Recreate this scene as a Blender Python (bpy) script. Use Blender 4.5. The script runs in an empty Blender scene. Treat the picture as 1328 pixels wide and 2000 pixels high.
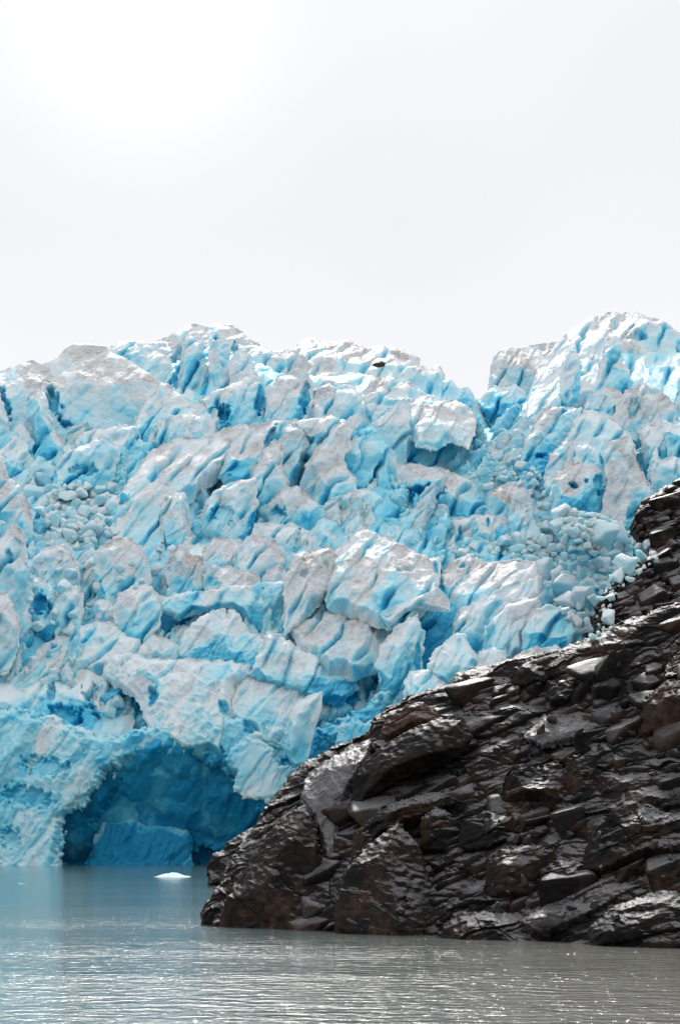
import bpy, math, random
import numpy as np
from mathutils import Vector, Matrix

# ------------------------------------------------------------------ camera, world, sun, exposure
F = 4510.0; PW, PH = 1328, 2000; HOR = 1640.0; CAMH = 5.0
PITCH = math.atan((HOR - PH / 2) / F)
SUN_EL = math.radians(36); SUN_AZ = math.radians(-5)      # azimuth measured from +Y towards +X
sc = bpy.context.scene
cam_d = bpy.data.cameras.new('camera'); cam = bpy.data.objects.new('camera', cam_d)
sc.collection.objects.link(cam)
cam.location = (0, 0, CAMH); cam.rotation_euler = (math.pi / 2 + PITCH, 0, 0)
cam_d.sensor_fit = 'VERTICAL'; cam_d.sensor_height = 36; cam_d.lens = 36 * F / PH
cam_d.clip_start = 0.5; cam_d.clip_end = 20000
sc.camera = cam
sc.render.engine = 'CYCLES'
sc.view_settings.view_transform = 'Standard'; sc.view_settings.look = 'None'
sc.view_settings.exposure = 0.0; sc.view_settings.gamma = 1.0
sc.cycles.max_bounces = 8; sc.cycles.diffuse_bounces = 5; sc.cycles.glossy_bounces = 3
sc.cycles.use_denoising = True
sc.cycles.sample_clamp_indirect = 6

W = bpy.data.worlds.new('World'); sc.world = W; W.use_nodes = True
nt = W.node_tree; nt.nodes.clear()
def N(t, k, **kw):
    n = t.nodes.new(k)
    for a, b in kw.items(): setattr(n, a, b)
    return n
def mth(t, op, a, b=None, c=None, clamp=False):
    n = t.nodes.new('ShaderNodeMath'); n.operation = op; n.use_clamp = clamp
    for i, v in enumerate((a, b, c)):
        if v is None: continue
        if hasattr(v, 'node') or isinstance(v, bpy.types.NodeSocket): t.links.new(v, n.inputs[i])
        else: n.inputs[i].default_value = v
    return n.outputs[0]
def mixc(t, f, a, b, mode='MIX'):
    n = t.nodes.new('ShaderNodeMix'); n.data_type = 'RGBA'; n.blend_type = mode
    for s, v in ((n.inputs['Factor'], f), (n.inputs[6], a), (n.inputs[7], b)):
        if isinstance(v, bpy.types.NodeSocket): t.links.new(v, s)
        elif isinstance(v, tuple): s.default_value = (*v, 1)
        else: s.default_value = v
    return n.outputs[2]
sky = N(nt, 'ShaderNodeTexSky', sky_type='NISHITA'); sky.sun_disc = False
sky.sun_elevation = SUN_EL; sky.sun_rotation = SUN_AZ
bg1 = N(nt, 'ShaderNodeBackground'); bg1.inputs[1].default_value = 0.12
nt.links.new(sky.outputs[0], bg1.inputs[0])
tc = N(nt, 'ShaderNodeTexCoord'); sep = N(nt, 'ShaderNodeSeparateXYZ'); nt.links.new(tc.outputs['Generated'], sep.inputs[0])
zc = mth(nt, 'MAXIMUM', sep.outputs[2], 0.0)
ZEN, BACK = 0.42, -0.12
v = mth(nt, 'SUBTRACT', zc, 0.30); v = mth(nt, 'MAXIMUM', v, 0.0)
v = mth(nt, 'MULTIPLY_ADD', v, ZEN, 0.905)                    # cloud deck brighter overhead
bk = mth(nt, 'MULTIPLY', sep.outputs[1], -1.0); bk = mth(nt, 'MAXIMUM', bk, 0.0)
v = mth(nt, 'MULTIPLY_ADD', bk, BACK, v)                     # cloud deck darker opposite the sun
sd = Vector((math.sin(SUN_AZ) * math.cos(math.radians(20)), math.cos(SUN_AZ) * math.cos(math.radians(20)), math.sin(math.radians(20))))
dp = N(nt, 'ShaderNodeVectorMath', operation='DOT_PRODUCT'); nt.links.new(tc.outputs['Generated'], dp.inputs[0]); dp.inputs[1].default_value = sd
g = mth(nt, 'POWER', mth(nt, 'MAXIMUM', dp.outputs['Value'], 0.0), 800.0)
v = mth(nt, 'MULTIPLY_ADD', g, 0.20, v)
nz = N(nt, 'ShaderNodeTexNoise'); nz.inputs['Scale'].default_value = 6; nz.inputs['Detail'].default_value = 2; nt.links.new(tc.outputs['Generated'], nz.inputs['Vector'])
v = mth(nt, 'MULTIPLY_ADD', mth(nt, 'SUBTRACT', nz.outputs[0], 0.5), 0.10, v)
# brighter strip of cloud low over the ice
lo = mth(nt, 'SUBTRACT', 0.26, zc); lo = mth(nt, 'MAXIMUM', lo, 0.0)
v = mth(nt, 'MULTIPLY_ADD', lo, 0.6, v)
bg2 = N(nt, 'ShaderNodeBackground'); bg2.inputs[0].default_value = (0.985, 0.99, 1.02, 1); nt.links.new(v, bg2.inputs[1])
mx = N(nt, 'ShaderNodeMixShader'); mx.inputs[0].default_value = 0.96
nt.links.new(bg1.outputs[0], mx.inputs[1]); nt.links.new(bg2.outputs[0], mx.inputs[2])
wo = N(nt, 'ShaderNodeOutputWorld'); nt.links.new(mx.outputs[0], wo.inputs[0])

sl = bpy.data.lights.new('sun', 'SUN'); sl.energy = 1.5; sl.angle = math.radians(6.0); sl.color = (1, 0.96, 0.9)
so = bpy.data.objects.new('sun', sl); sc.collection.objects.link(so)
sdir = Vector((math.sin(SUN_AZ) * math.cos(SUN_EL), math.cos(SUN_AZ) * math.cos(SUN_EL), math.sin(SUN_EL)))
so.rotation_euler = sdir.to_track_quat('Z', 'Y').to_euler(); so.location = (0, 0, 300)

# ------------------------------------------------------------------ numpy noise
def hsh(ix, iy, seed):
    h = (ix.astype(np.int64) * 374761393 + iy.astype(np.int64) * 668265263 + seed * 2147483647 % 4294967291) & 0xFFFFFFFF
    h = ((h ^ (h >> 13)) * 1274126177) & 0xFFFFFFFF
    h = ((h ^ (h >> 16)) * 2246822519) & 0xFFFFFFFF
    h = h ^ (h >> 15)
    return (h & 0xFFFFFF).astype(np.float64) / 16777216.0
def perlin(x, y, seed):
    ix = np.floor(x); iy = np.floor(y); fx = x - ix; fy = y - iy
    u = fx * fx * fx * (fx * (fx * 6 - 15) + 10); w = fy * fy * fy * (fy * (fy * 6 - 15) + 10)
    def g(a, b, dx, dy):
        r = hsh(a, b, seed) * 2 * np.pi
        return np.cos(r) * dx + np.sin(r) * dy
    a = g(ix, iy, fx, fy); b = g(ix + 1, iy, fx - 1, fy); c = g(ix, iy + 1, fx, fy - 1); d = g(ix + 1, iy + 1, fx - 1, fy - 1)
    return (a + (b - a) * u) * (1 - w) + (c + (d - c) * u) * w
def fbm(x, y, seed, o=4, gain=0.5):
    r = 0; a = 1
    for k in range(o):
        r = r + a * perlin(x * 2 ** k + 17.3 * k, y * 2 ** k - 9.1 * k, seed + k * 7); a *= gain
    return r
def facetmax(x, y, seed, g=0.9, k=0.9):
    """continuous chunks: the highest of tilted paraboloid caps, one per cell; returns height and a random per winning chunk"""
    ix = np.floor(x); iy = np.floor(y); best = np.full(x.shape, -9e9); rid = np.zeros(x.shape)
    for i in (-1, 0, 1):
        for j in (-1, 0, 1):
            cx = ix + i; cy = iy + j
            px_ = cx + 0.15 + 0.7 * hsh(cx, cy, seed); py_ = cy + 0.15 + 0.7 * hsh(cx, cy, seed + 1)
            dx = x - px_; dy = y - py_
            a = hsh(cx, cy, seed + 2); gx = (hsh(cx, cy, seed + 3) - .5) * 2 * g; gy = (hsh(cx, cy, seed + 4) - .5) * 2 * g
            h = a * 0.7 + gx * dx + gy * dy - k * (dx * dx + dy * dy)
            m = h > best; best = np.where(m, h, best); rid = np.where(m, a, rid)
    return best, rid
def shard(x, y, seed, up=-0.1, steep=1.0, cut=-0.1):
    """broken blocks: the highest of many-sided pyramids with flat cut tops, one per cell; crisp arrises and sharp valleys"""
    ix = np.floor(x); iy = np.floor(y); best = np.full(x.shape, -9e9); rid = np.zeros(x.shape)
    for i in (-1, 0, 1):
        for j in (-1, 0, 1):
            cx = ix + i; cy = iy + j
            dx = x - (cx + 0.1 + 0.8 * hsh(cx, cy, seed)); dy = y - (cy + 0.1 + 0.8 * hsh(cx, cy, seed + 1))
            a0 = hsh(cx, cy, seed + 2) * 6.283; m = np.full(x.shape, -9e9)
            for q in range(4):
                an = a0 + q * 1.5708 + (hsh(cx, cy, seed + 10 + q) - .5) * .9
                sl = (.25 + 1.5 * hsh(cx, cy, seed + 20 + q) ** 1.6) * steep
                m = np.maximum(m, sl * (np.cos(an) * dx + np.sin(an) * dy))
            r = hsh(cx, cy, seed + 3)
            h = r * .55 - np.maximum(m, .12 * r + (hsh(cx, cy, seed + 5) - .5) * 1.2 * dx + (up + (hsh(cx, cy, seed + 6) - .5) * .9) * -dy + cut)
            k = h > best; best = np.where(k, h, best); rid = np.where(k, r, rid)
    return best, rid
def vor(x, y, seed):
    """nearest cell: returns F1, F2, dx, dy and three randoms of the winning cell"""
    ix = np.floor(x); iy = np.floor(y); f1 = np.full(x.shape, 9e9); f2 = f1.copy(); bx = np.zeros(x.shape); by = bx.copy(); cxs = bx.copy(); cys = bx.copy()
    for i in (-1, 0, 1):
        for j in (-1, 0, 1):
            cx = ix + i; cy = iy + j
            dx = x - (cx + 0.1 + 0.8 * hsh(cx, cy, seed)); dy = y - (cy + 0.1 + 0.8 * hsh(cx, cy, seed + 1))
            d = dx * dx + dy * dy
            m = d < f1; f2 = np.where(m, f1, np.minimum(f2, d))
            bx = np.where(m, dx, bx); by = np.where(m, dy, by); cxs = np.where(m, cx, cxs); cys = np.where(m, cy, cys); f1 = np.where(m, d, f1)
    return np.sqrt(f1), np.sqrt(f2), bx, by, hsh(cxs, cys, seed + 2), hsh(cxs, cys, seed + 3), hsh(cxs, cys, seed + 4)
def sstep(a, b, x):
    t = np.clip((x - a) / (b - a), 0, 1); return t * t * (3 - 2 * t)

# ------------------------------------------------------------------ photo geometry -> world
sa, ca = math.sin(PITCH), math.cos(PITCH)
def ray(px, py):
    cx = (px - PW / 2) / F; cy = (PH / 2 - py) / F
    return cx, ca - cy * sa, sa + cy * ca
def world(px, py, Y):
    dx, dy, dz = ray(px, py); t = Y / dy
    return dx * t, Y, CAMH + dz * t
def plane_pts(px, py, ax, ay, Yb, L, w):
    """points where the rays meet the plane through the point seen at (ax, ay) at distance Yb, leaning back L per metre of height and w per metre to the right"""
    X0, _, Z0 = world(ax, ay, Yb)
    dx, dy, dz = ray(px, py)
    t = (Yb + L * (CAMH - Z0) - w * X0) / (dy - L * dz - w * dx)
    return dx * t, dy * t, CAMH + dz * t
def poly_sd(px, py, poly):
    """signed distance (positive inside) and its gradient, in photo pixels"""
    P = np.array(poly, float); best = np.full(px.shape, 1e18); nx = np.zeros(px.shape); ny = nx.copy(); ins = np.zeros(px.shape, bool)
    for i in range(len(P)):
        a = P[i]; b = P[(i + 1) % len(P)]; e = b - a
        t = np.clip(((px - a[0]) * e[0] + (py - a[1]) * e[1]) / (e @ e + 1e-9), 0, 1)
        qx = px - (a[0] + t * e[0]); qy = py - (a[1] + t * e[1]); d = qx * qx + qy * qy
        m = d < best; best = np.where(m, d, best); nx = np.where(m, qx, nx); ny = np.where(m, qy, ny)
        c = ((a[1] > py) != (b[1] > py)) & (px < (b[0] - a[0]) * (py - a[1]) / (b[1] - a[1] + 1e-12) + a[0]); ins ^= c
    d = np.sqrt(best); s = np.where(ins, 1.0, -1.0)
    return d * s, s * nx / (d + 1e-9), s * ny / (d + 1e-9)

def chisel(px, py, poly, seed, mpp, thick):
    """each side of the outline is the foot of its own broken plane with its own steepness; the lowest plane wins"""
    P = np.array(poly, float); rng = np.random.default_rng(seed); n = len(P); area = 0
    for i in range(n): area += P[i][0] * P[(i + 1) % n][1] - P[(i + 1) % n][0] * P[i][1]
    sg = 1 if area > 0 else -1
    best = np.full(px.shape, 1e9); fid = np.zeros(px.shape); top = np.zeros(px.shape); last = None
    for i in range(n):
        a = P[i]; b = P[(i + 1) % n]; e = b - a; L_ = np.hypot(*e) + 1e-9
        nx_, ny_ = sg * e[1] / L_, -sg * e[0] / L_                  # outward normal in the picture, y down
        up = -ny_
        sl = rng.uniform(.55, 1.1) if up > .45 else rng.choice([.5, .9, 2.2, 3.0])
        if up < -.4: sl = 4.0
        elif last is not None and rng.random() < .35: sl = last
        last = sl; r = rng.random()
        t = np.clip(((px - a[0]) * e[0] + (py - a[1]) * e[1]) / (L_ * L_), 0, 1)
        d = np.hypot(px - a[0] - t * e[0], py - a[1] - t * e[1]) * mpp * sl
        m = d < best; best = np.where(m, d, best); fid = np.where(m, r, fid); top = np.where(m, max(up, 0), top)
    cx, cy = P.mean(0); w = (P.max(0) - P.min(0)).max() * .5
    for q in range(3):                                              # large fracture planes over the middle
        an = rng.uniform(0, 6.283); g_ = rng.uniform(.15, .6) * thick
        pl = thick * rng.uniform(.7, 1.0) + g_ * (np.cos(an) * (px - cx) + np.sin(an) * (py - cy)) / w
        m = pl < best; best = np.where(m, pl, best); fid = np.where(m, rng.random(), fid); top = np.where(m, 0.3 if np.sin(an) > .3 else 0, top)
    return np.maximum(best, 0), fid, top

def make_mesh(name, co, quads, attrs, mat, smooth=True):
    me = bpy.data.meshes.new(name)
    me.vertices.add(len(co)); me.vertices.foreach_set('co', co.astype(np.float32).ravel())
    k = quads.shape[1]
    me.loops.add(quads.size); me.loops.foreach_set('vertex_index', quads.astype(np.int32).ravel())
    me.polygons.add(len(quads)); me.polygons.foreach_set('loop_start', np.arange(0, quads.size, k, dtype=np.int32))
    me.polygons.foreach_set('loop_total', np.full(len(quads), k, dtype=np.int32))
    for an, av in attrs.items():
        a = me.attributes.new(an, 'FLOAT', 'POINT'); a.data.foreach_set('value', av.astype(np.float32))
    me.update(calc_edges=True); me.validate()
    if smooth: me.polygons.foreach_set('use_smooth', np.ones(len(me.polygons), dtype=bool))
    me.materials.append(mat)
    return me
def link(name, me, label=None, cat=None, group=None, kind=None):
    o = bpy.data.objects.new(name, me); sc.collection.objects.link(o)
    if label: o['label'] = label
    if cat: o['category'] = cat
    if group: o['group'] = group
    if kind: o['kind'] = kind
    return o

SEED = [11]
def build_body(name, poly, place, relief, mat, step=2.0, thick=4.0, back=4.0, edge=3.0, rough=3.0, rsc=14.0, push=(0, -1, 0.3), attrf=None, seed=None, power=2.0, chis=0.0):
    """a closed solid: an irregular outline swelling towards and away from the viewer, with carved relief on both sides"""
    if seed is None: SEED[0] += 37; seed = SEED[0]
    P = np.array(poly, float); x0, y0 = P.min(0) - 4 - rough; x1, y1 = P.max(0) + 4 + rough
    gx, gy = np.meshgrid(np.arange(x0, x1 + step, step), np.arange(y0, y1 + step, step))
    d, nx, ny = poly_sd(gx, gy, poly)
    fm, _ = shard(gx / rsc, gy / rsc, seed + 500)
    fm2, _ = shard(gx / (rsc * .4), gy / (rsc * .4), seed + 520)
    rd = rough * (1.8 * fm + .8 * fm2 + 0.9 * fbm(gx / (rsc * .5), gy / (rsc * .5), seed + 510, 3))
    d = d + rd
    gyy, gxx = np.gradient(d, step)
    gl = np.sqrt(gxx ** 2 + gyy ** 2) + 1e-6
    keep = d > -step * 1.3
    clamp = keep & (d <= 0)
    mv = np.where(clamp, np.clip(-d / np.maximum(gl, .5), 0, step * 2), 0)
    ux = gx + gxx / gl * mv; uy = gy + gyy / gl * mv
    X, Y, Z = place(ux, uy)
    mpp = Y / F                                              # metres per photo pixel here
    dm = np.maximum(d, 0) * mpp
    q = np.clip(dm / edge, 0, 1)
    prof = (1 - (1 - q) ** power) ** (1 / power)
    rel, attrs = relief(X, Y, Z, ux, uy, seed)
    if chis:
        jx = ux + rsc * .4 * perlin(ux / rsc, uy / rsc, seed + 601) + 1.0 * perlin(ux / 7, uy / 7, seed + 603); jy = uy + rsc * .5 * perlin(ux / rsc + 7, uy / rsc, seed + 602)
        cp, fid, top = chisel(jx, jy, poly, seed, mpp, thick * 1.35)
        cp = np.where(d > 0, np.minimum(cp, dm * 3.5), 0)
        fr = chis * cp + (1 - chis) * thick * prof + rel * np.minimum(1, q * 1.5)
        rim = 1 - sstep(.2, 2.2, dm)
        if 'fresh' in attrs:
            dn = (uy - P[:, 1].min()) / (np.ptp(P[:, 1]) + 1e-6)          # clean ice low on each block, weathered crust above
            attrs['fresh'] = attrs['fresh'] + .38 * sstep(.15, 1.0, dn) - .12
            attrs['dust'] = attrs['dust'] * (1 - .5 * sstep(.3, 1, dn))
            attrs['fresh'] = attrs['fresh'] + .42 * (fid - .5) - .16 * top - .22 * rim + .08
            attrs['dust'] = np.clip(attrs['dust'] * (.85 + .5 * top) * np.where(fid > .6, .4, 1.1) + (attrs['dust'] > 0) * .45 * (1 - sstep(.1, .9, dm)) * (top > .3), 0, 1.2)
    else:
        fr = thick * prof + rel * np.minimum(1, q * 1.5)
    fr = np.maximum(fr, 0.02 * q)
    bkk = back * prof + 0.4 * rel * q
    nrm = np.array(push, float); nrm /= np.linalg.norm(nrm)
    inner = keep & ~clamp
    idx = np.full(d.shape, -1); idx[keep] = np.arange(keep.sum())
    idb = idx.copy(); nk = keep.sum(); idb[inner] = nk + np.arange(inner.sum())
    fr = np.where(clamp, 0, fr); bkk = np.where(clamp, 0, bkk)
    cf = np.stack([X + nrm[0] * fr, Y + nrm[1] * fr, Z + nrm[2] * fr], -1)[keep]
    cb = np.stack([X, Y + bkk, Z], -1)[inner]
    k = keep[:-1, :-1] & keep[1:, :-1] & keep[:-1, 1:] & keep[1:, 1:]
    ci = clamp[:-1, :-1] & clamp[1:, :-1] & clamp[:-1, 1:] & clamp[1:, 1:]
    k = k & ~ci
    qf = np.stack([idx[:-1, :-1], idx[1:, :-1], idx[1:, 1:], idx[:-1, 1:]], -1)[k]
    qb = np.stack([idb[:-1, :-1], idb[:-1, 1:], idb[1:, 1:], idb[1:, :-1]], -1)[k]
    co = np.concatenate([cf, cb]); qd = np.concatenate([qf, qb])
    at = {a: np.concatenate([b[keep], b[inner]]) for a, b in attrs.items()}
    used = np.zeros(len(co), bool); used[qd.ravel()] = True
    rm = np.cumsum(used) - 1; co = co[used]; qd = rm[qd]; at = {a: b[used] for a, b in at.items()}
    return make_mesh(name, co, qd, at, mat)

# ------------------------------------------------------------------ materials
def new_mat(name):
    m = bpy.data.materials.new(name); m.use_nodes = True; t = m.node_tree; t.nodes.clear()
    p = N(t, 'ShaderNodeBsdfPrincipled'); o = N(t, 'ShaderNodeOutputMaterial'); t.links.new(p.outputs[0], o.inputs[0])
    return m, t, p
def pos(t):
    return N(t, 'ShaderNodeNewGeometry')
def noise(t, vec, scale, detail=4, rough=.55, dist=0):
    n = N(t, 'ShaderNodeTexNoise'); n.inputs['Scale'].default_value = scale; n.inputs['Detail'].default_value = detail
    n.inputs['Roughness'].default_value = rough; n.inputs['Distortion'].default_value = dist
    t.links.new(vec, n.inputs['Vector']); return n.outputs[0]
def mapr(t, v, a, b, c=0, d=1):
    n = N(t, 'ShaderNodeMapRange'); t.links.new(v, n.inputs[0])
    for i, x in enumerate((a, b, c, d)): n.inputs[i + 1].default_value = x
    return n.outputs[0]
def attr(t, n):
    a = N(t, 'ShaderNodeAttribute'); a.attribute_name = n; return a.outputs['Fac']
def ramp(t, v, stops):
    r = N(t, 'ShaderNodeValToRGB'); t.links.new(v, r.inputs[0])
    while len(r.color_ramp.elements) < len(stops): r.color_ramp.elements.new(0.5)
    for e, (p_, c) in zip(r.color_ramp.elements, stops): e.position = p_; e.color = (*c, 1)
    return r.outputs[0]
def bump(t, h, strength, dist, normal=None):
    b = N(t, 'ShaderNodeBump'); b.inputs['Strength'].default_value = strength; b.inputs['Distance'].default_value = dist
    t.links.new(h, b.inputs['Height'])
    if normal is not None: t.links.new(normal, b.inputs['Normal'])
    return b.outputs[0]

def ice_material(name, local=False):
    m, t, p = new_mat(name)
    geo = pos(t)
    if local:
        tcn = N(t, 'ShaderNodeTexCoord'); oi = N(t, 'ShaderNodeObjectInfo')
        P = geo.outputs['Position']
        fresh = mth(t, 'MULTIPLY_ADD', oi.outputs['Random'], 0.26, 0.02)
        dust = mapr(t, mth(t, 'FRACT', mth(t, 'MULTIPLY', oi.outputs['Random'], 7.13)), .55, 1, 0, .35)
    else:
        P = geo.outputs['Position']; fresh = attr(t, 'fresh'); dust = attr(t, 'dust')
    n1 = noise(t, P, 0.16, 4, .55); n2 = noise(t, P, 1.6, 5, .65, .4)
    sn = N(t, 'ShaderNodeSeparateXYZ'); t.links.new(geo.outputs['Normal'], sn.inputs[0])
    up = mapr(t, sn.outputs[2], -0.1, 0.75, 0, 1)
    # weathered white crust lies on the surfaces that look up, clean ice shows elsewhere
    f = mth(t, 'MULTIPLY_ADD', mth(t, 'SUBTRACT', n1, .5), 0.55, fresh)
    f = mth(t, 'MULTIPLY_ADD', mth(t, 'SUBTRACT', n2, .5), 0.14, f)
    f = mth(t, 'MULTIPLY_ADD', up, -0.22, mth(t, 'ADD', f, 0.08), clamp=True)
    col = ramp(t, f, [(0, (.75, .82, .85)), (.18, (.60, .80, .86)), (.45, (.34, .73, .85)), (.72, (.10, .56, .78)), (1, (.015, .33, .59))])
    # dust film
    st = N(t, 'ShaderNodeMapping'); st.inputs['Scale'].default_value = (.5, .5, 1.4); st.inputs['Rotation'].default_value = (0, .6, 0); t.links.new(P, st.inputs[0])
    n4 = noise(t, st.outputs[0], 1.1, 6, .7, .8)
    dd = mth(t, 'MULTIPLY_ADD', mth(t, 'SUBTRACT', n4, .5), 2.2, mth(t, 'MULTIPLY_ADD', up, .35, -.28))
    dd = mth(t, 'ADD', dd, mth(t, 'MULTIPLY', dust, 1.0), clamp=True)
    dd = mth(t, 'MULTIPLY', dd, mth(t, 'MINIMUM', mth(t, 'MULTIPLY', dust, 3.0), 1.0))
    dcol = ramp(t, noise(t, st.outputs[0], 1.0, 6, .7, 1.5), [(0.32, (.16, .13, .115)), (.45, (.40, .365, .35)), (.6, (.60, .575, .575))])
    col = mixc(t, mth(t, 'MULTIPLY', dd, .9), col, dcol)
    t.links.new(col, p.inputs['Base Color'])
    p.inputs['Roughness'].default_value = 0.5; p.inputs['IOR'].default_value = 1.31
    p.inputs['Subsurface Weight'].default_value = SSS; p.inputs['Subsurface Radius'].default_value = (.3, 1.1, 1.6); p.inputs['Subsurface Scale'].default_value = 1.3
    sm = N(t, 'ShaderNodeMapping'); sm.inputs['Rotation'].default_value = (0, math.radians(60), 0); t.links.new(P, sm.inputs[0])
    sm2 = N(t, 'ShaderNodeMapping'); sm2.inputs['Scale'].default_value = (.28, .6, 1.5); t.links.new(sm.outputs[0], sm2.inputs[0])
    n5 = noise(t, sm2.outputs[0], .9, 5, .65, .3)
    n2 = mth(t, 'MULTIPLY_ADD', n5, 2.2, mth(t, 'MULTIPLY', n2, .6))
    hb = mth(t, 'MULTIPLY_ADD', n2, 1.0, mth(t, 'MULTIPLY', noise(t, P, 4.5, 4, .6), .35))
    t.links.new(bump(t, hb, 0.5, 0.4), p.inputs['Normal'])
    return m
SSS = 0.55
ICE = ice_material('glacier_ice'); CHUNK = ice_material('ice_rubble', True)

def rock_material(name, tint=(1, 1, 1), local=False):
    m, t, p = new_mat(name); geo = pos(t); P = geo.outputs['Position']
    n1 = noise(t, P, .35, 5, .6); n2 = noise(t, P, 2.2, 6, .65); n3 = noise(t, P, 9, 5, .6)
    sn = N(t, 'ShaderNodeSeparateXYZ'); t.links.new(geo.outputs['Normal'], sn.inputs[0])
    up = mapr(t, sn.outputs[2], .62, .86, 0, 1)
    pale = attr(t, 'pale') if not local else 0.2; rust = attr(t, 'rust') if not local else 0.0
    c = ramp(t, n2, [(.3, (.0035, .0033, .0036)), (.5, (.0072, .0066, .0068)), (.72, (.020, .017, .016))])
    rc = ramp(t, n2, [(.3, (.022, .012, .009)), (.7, (.13, .068, .042))])
    rf = mapr(t, n1, .48, .68, 0, .5)
    rf = mth(t, 'ADD', rf, rust, clamp=True) if not local else rf
    c = mixc(t, rf, c, rc)
    silt_sheen = ramp(t, n3, [(.35, (.055, .054, .058)), (.65, (.19, .185, .19))])  # silt on upward faces; its pale colour also paints in the sky sheen
    sf = mth(t, 'MULTIPLY', up, mapr(t, n1, .36, .52, .25, 1))
    sf = mth(t, 'ADD', mth(t, 'MULTIPLY', sf, .85), pale, clamp=True)
    c = mixc(t, sf, c, silt_sheen)
    t.links.new(c, p.inputs['Base Color'])
    rr = mth(t, 'MULTIPLY_ADD', n2, .35, .22); t.links.new(mth(t, 'MULTIPLY_ADD', sf, -.22, mth(t, 'ADD', rr, .22)), p.inputs['Roughness'])
    t.links.new(mth(t, 'MULTIPLY_ADD', sf, .66, .08), p.inputs['Specular IOR Level'])
    st = N(t, 'ShaderNodeMapping'); st.inputs['Scale'].default_value = (1, 1, 5); st.inputs['Rotation'].default_value = (0.5, -.5, 0); t.links.new(P, st.inputs[0])
    sr = noise(t, st.outputs[0], 1.8, 5, .65)
    h = mth(t, 'MULTIPLY_ADD', sr, .8, mth(t, 'MULTIPLY_ADD', n2, .5, mth(t, 'MULTIPLY', n3, .25)))
    t.links.new(bump(t, h, .6, .15), p.inputs['Normal'])
    return m
ROCK = rock_material('wet_rock'); ROCKL = rock_material('loose_rock', local=True)

# ------------------------------------------------------------------ reliefs
def dents_apply(h, fresh, dust, ux, uy, dents):
    for dn in dents:
        cx, cy, rx, ry, ang, dep, bl = dn
        a = math.radians(ang); dx = ux - cx; dy = uy - cy
        u = (dx * math.cos(a) + dy * math.sin(a)) / rx; v_ = (-dx * math.sin(a) + dy * math.cos(a)) / ry
        wob = 0.55 * fbm(ux / 13.0, uy / 13.0, 77, 4, .6); u = u / (.55 + .45 * np.clip(.5 + .5 * v_, 0, 1.2)) if ry > 1.6 * rx else u
        r = np.sqrt(u * u + v_ * v_) + wob
        k = 1 - sstep(0.55, .95, r)
        h = h - dep * k; fresh = fresh + bl * (1 - sstep(.6, 1.25, r)); dust = dust * (1 - np.clip(bl, 0, 1) * k)
    return h, fresh, dust
def ice_relief(S=7.0, A=1.0, blue=.25, dust=.2, ang=62, stretch=1.8, dimple=0.0, dents=(), fine=1.0, fins=1.0):
    ca_, sa_ = math.cos(math.radians(ang)), math.sin(math.radians(ang))
    def f(X, Y, Z, ux, uy, seed):
        s = X + 1.0 * fbm(X / 4, Z / 4, seed + 3, 3); t_ = Z + 1.0 * fbm(X / 4 + 9, Z / 4, seed + 5, 3)
        u = (s * ca_ + t_ * sa_) / stretch; w_ = -s * sa_ + t_ * ca_
        h1, r1 = shard(u / S, w_ / S, seed + 11)
        h2, r2 = shard(u / (S * .42) + 5, w_ / (S * .42), seed + 21)
        h3, r3 = shard(u / (S * .18) + 5, w_ / (S * .18), seed + 31)
        h4, r4 = shard(u / (S * .08) + 5, w_ / (S * .08), seed + 41)
        h = A * (.72 * S * (h1 - .1) + .30 * S * (h2 - .1) + fine * (.07 * S * (h3 - .1) + .018 * S * (h4 - .1)))
        h = h + .16 * A * fbm(X / 2.2, Z / 2.2, seed + 61, 4)
        if fins:      # the whole ice fall is sliced by leaning crevasses; they run on from block to block
            c = X * .866 - Z * .5 + 2.6 * fbm(X / 13, Z / 13, 4001, 3); fl = np.floor(c / 5.2); fr_ = c / 5.2 - fl
            wid = .05 + .10 * hsh(fl, fl * 0, 4003); mk = sstep(-.12, .22, fbm(X / 11 + fl * 3.7, Z / 11, 4005, 2)) * fins * (.25 + .75 * sstep(28, 48, Z))
            gr = np.exp(-((fr_ - .5) / wid) ** 2) * mk
            h = h - 2.4 * gr + 1.5 * fins * (.3 + .7 * sstep(28, 48, Z)) * (np.where(fr_ < .5, fr_ + .5, fr_ - .5) - .5) * (.4 + .6 * mk)
            c2 = X * .9 - Z * .42 + 1.2 * fbm(X / 6, Z / 6, 4011, 3); f2_ = c2 / 1.7 - np.floor(c2 / 1.7)
            h = h + .38 * fins * (f2_ - .5) * sstep(-.1, .3, fbm(X / 5, Z / 5, 4013, 2))
        else: gr = 0
        if dimple:
            f1, f2, *_ = vor(s / 1.5, t_ / 1.2, seed + 71)
            h = h + dimple * (np.minimum(f1, .75) ** 2) * 1.0
            f1, f2, *_ = vor(s / .7, t_ / .6, seed + 75)
            h = h + dimple * .4 * (np.minimum(f1, .75) ** 2)
        fresh = blue + .40 * (r1 - .5) + .22 * (r2 - .5) + .28 * fbm(X / 9, Z / 9, seed + 81, 3)
        fresh = fresh + .10 * sstep(60, 25, Z)
        du = dust * .8 + .4 * fbm(X / 7, Z / 4, seed + 91, 3) * (dust > 0) + 0 * h
        fresh = fresh - .04 + .34 * gr; du = du * (1 - gr)
        h, fresh, du = dents_apply(h, fresh, du, ux, uy, dents)
        return h, {'fresh': fresh, 'dust': np.clip(du, 0, 1.2)}
    return f
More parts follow.
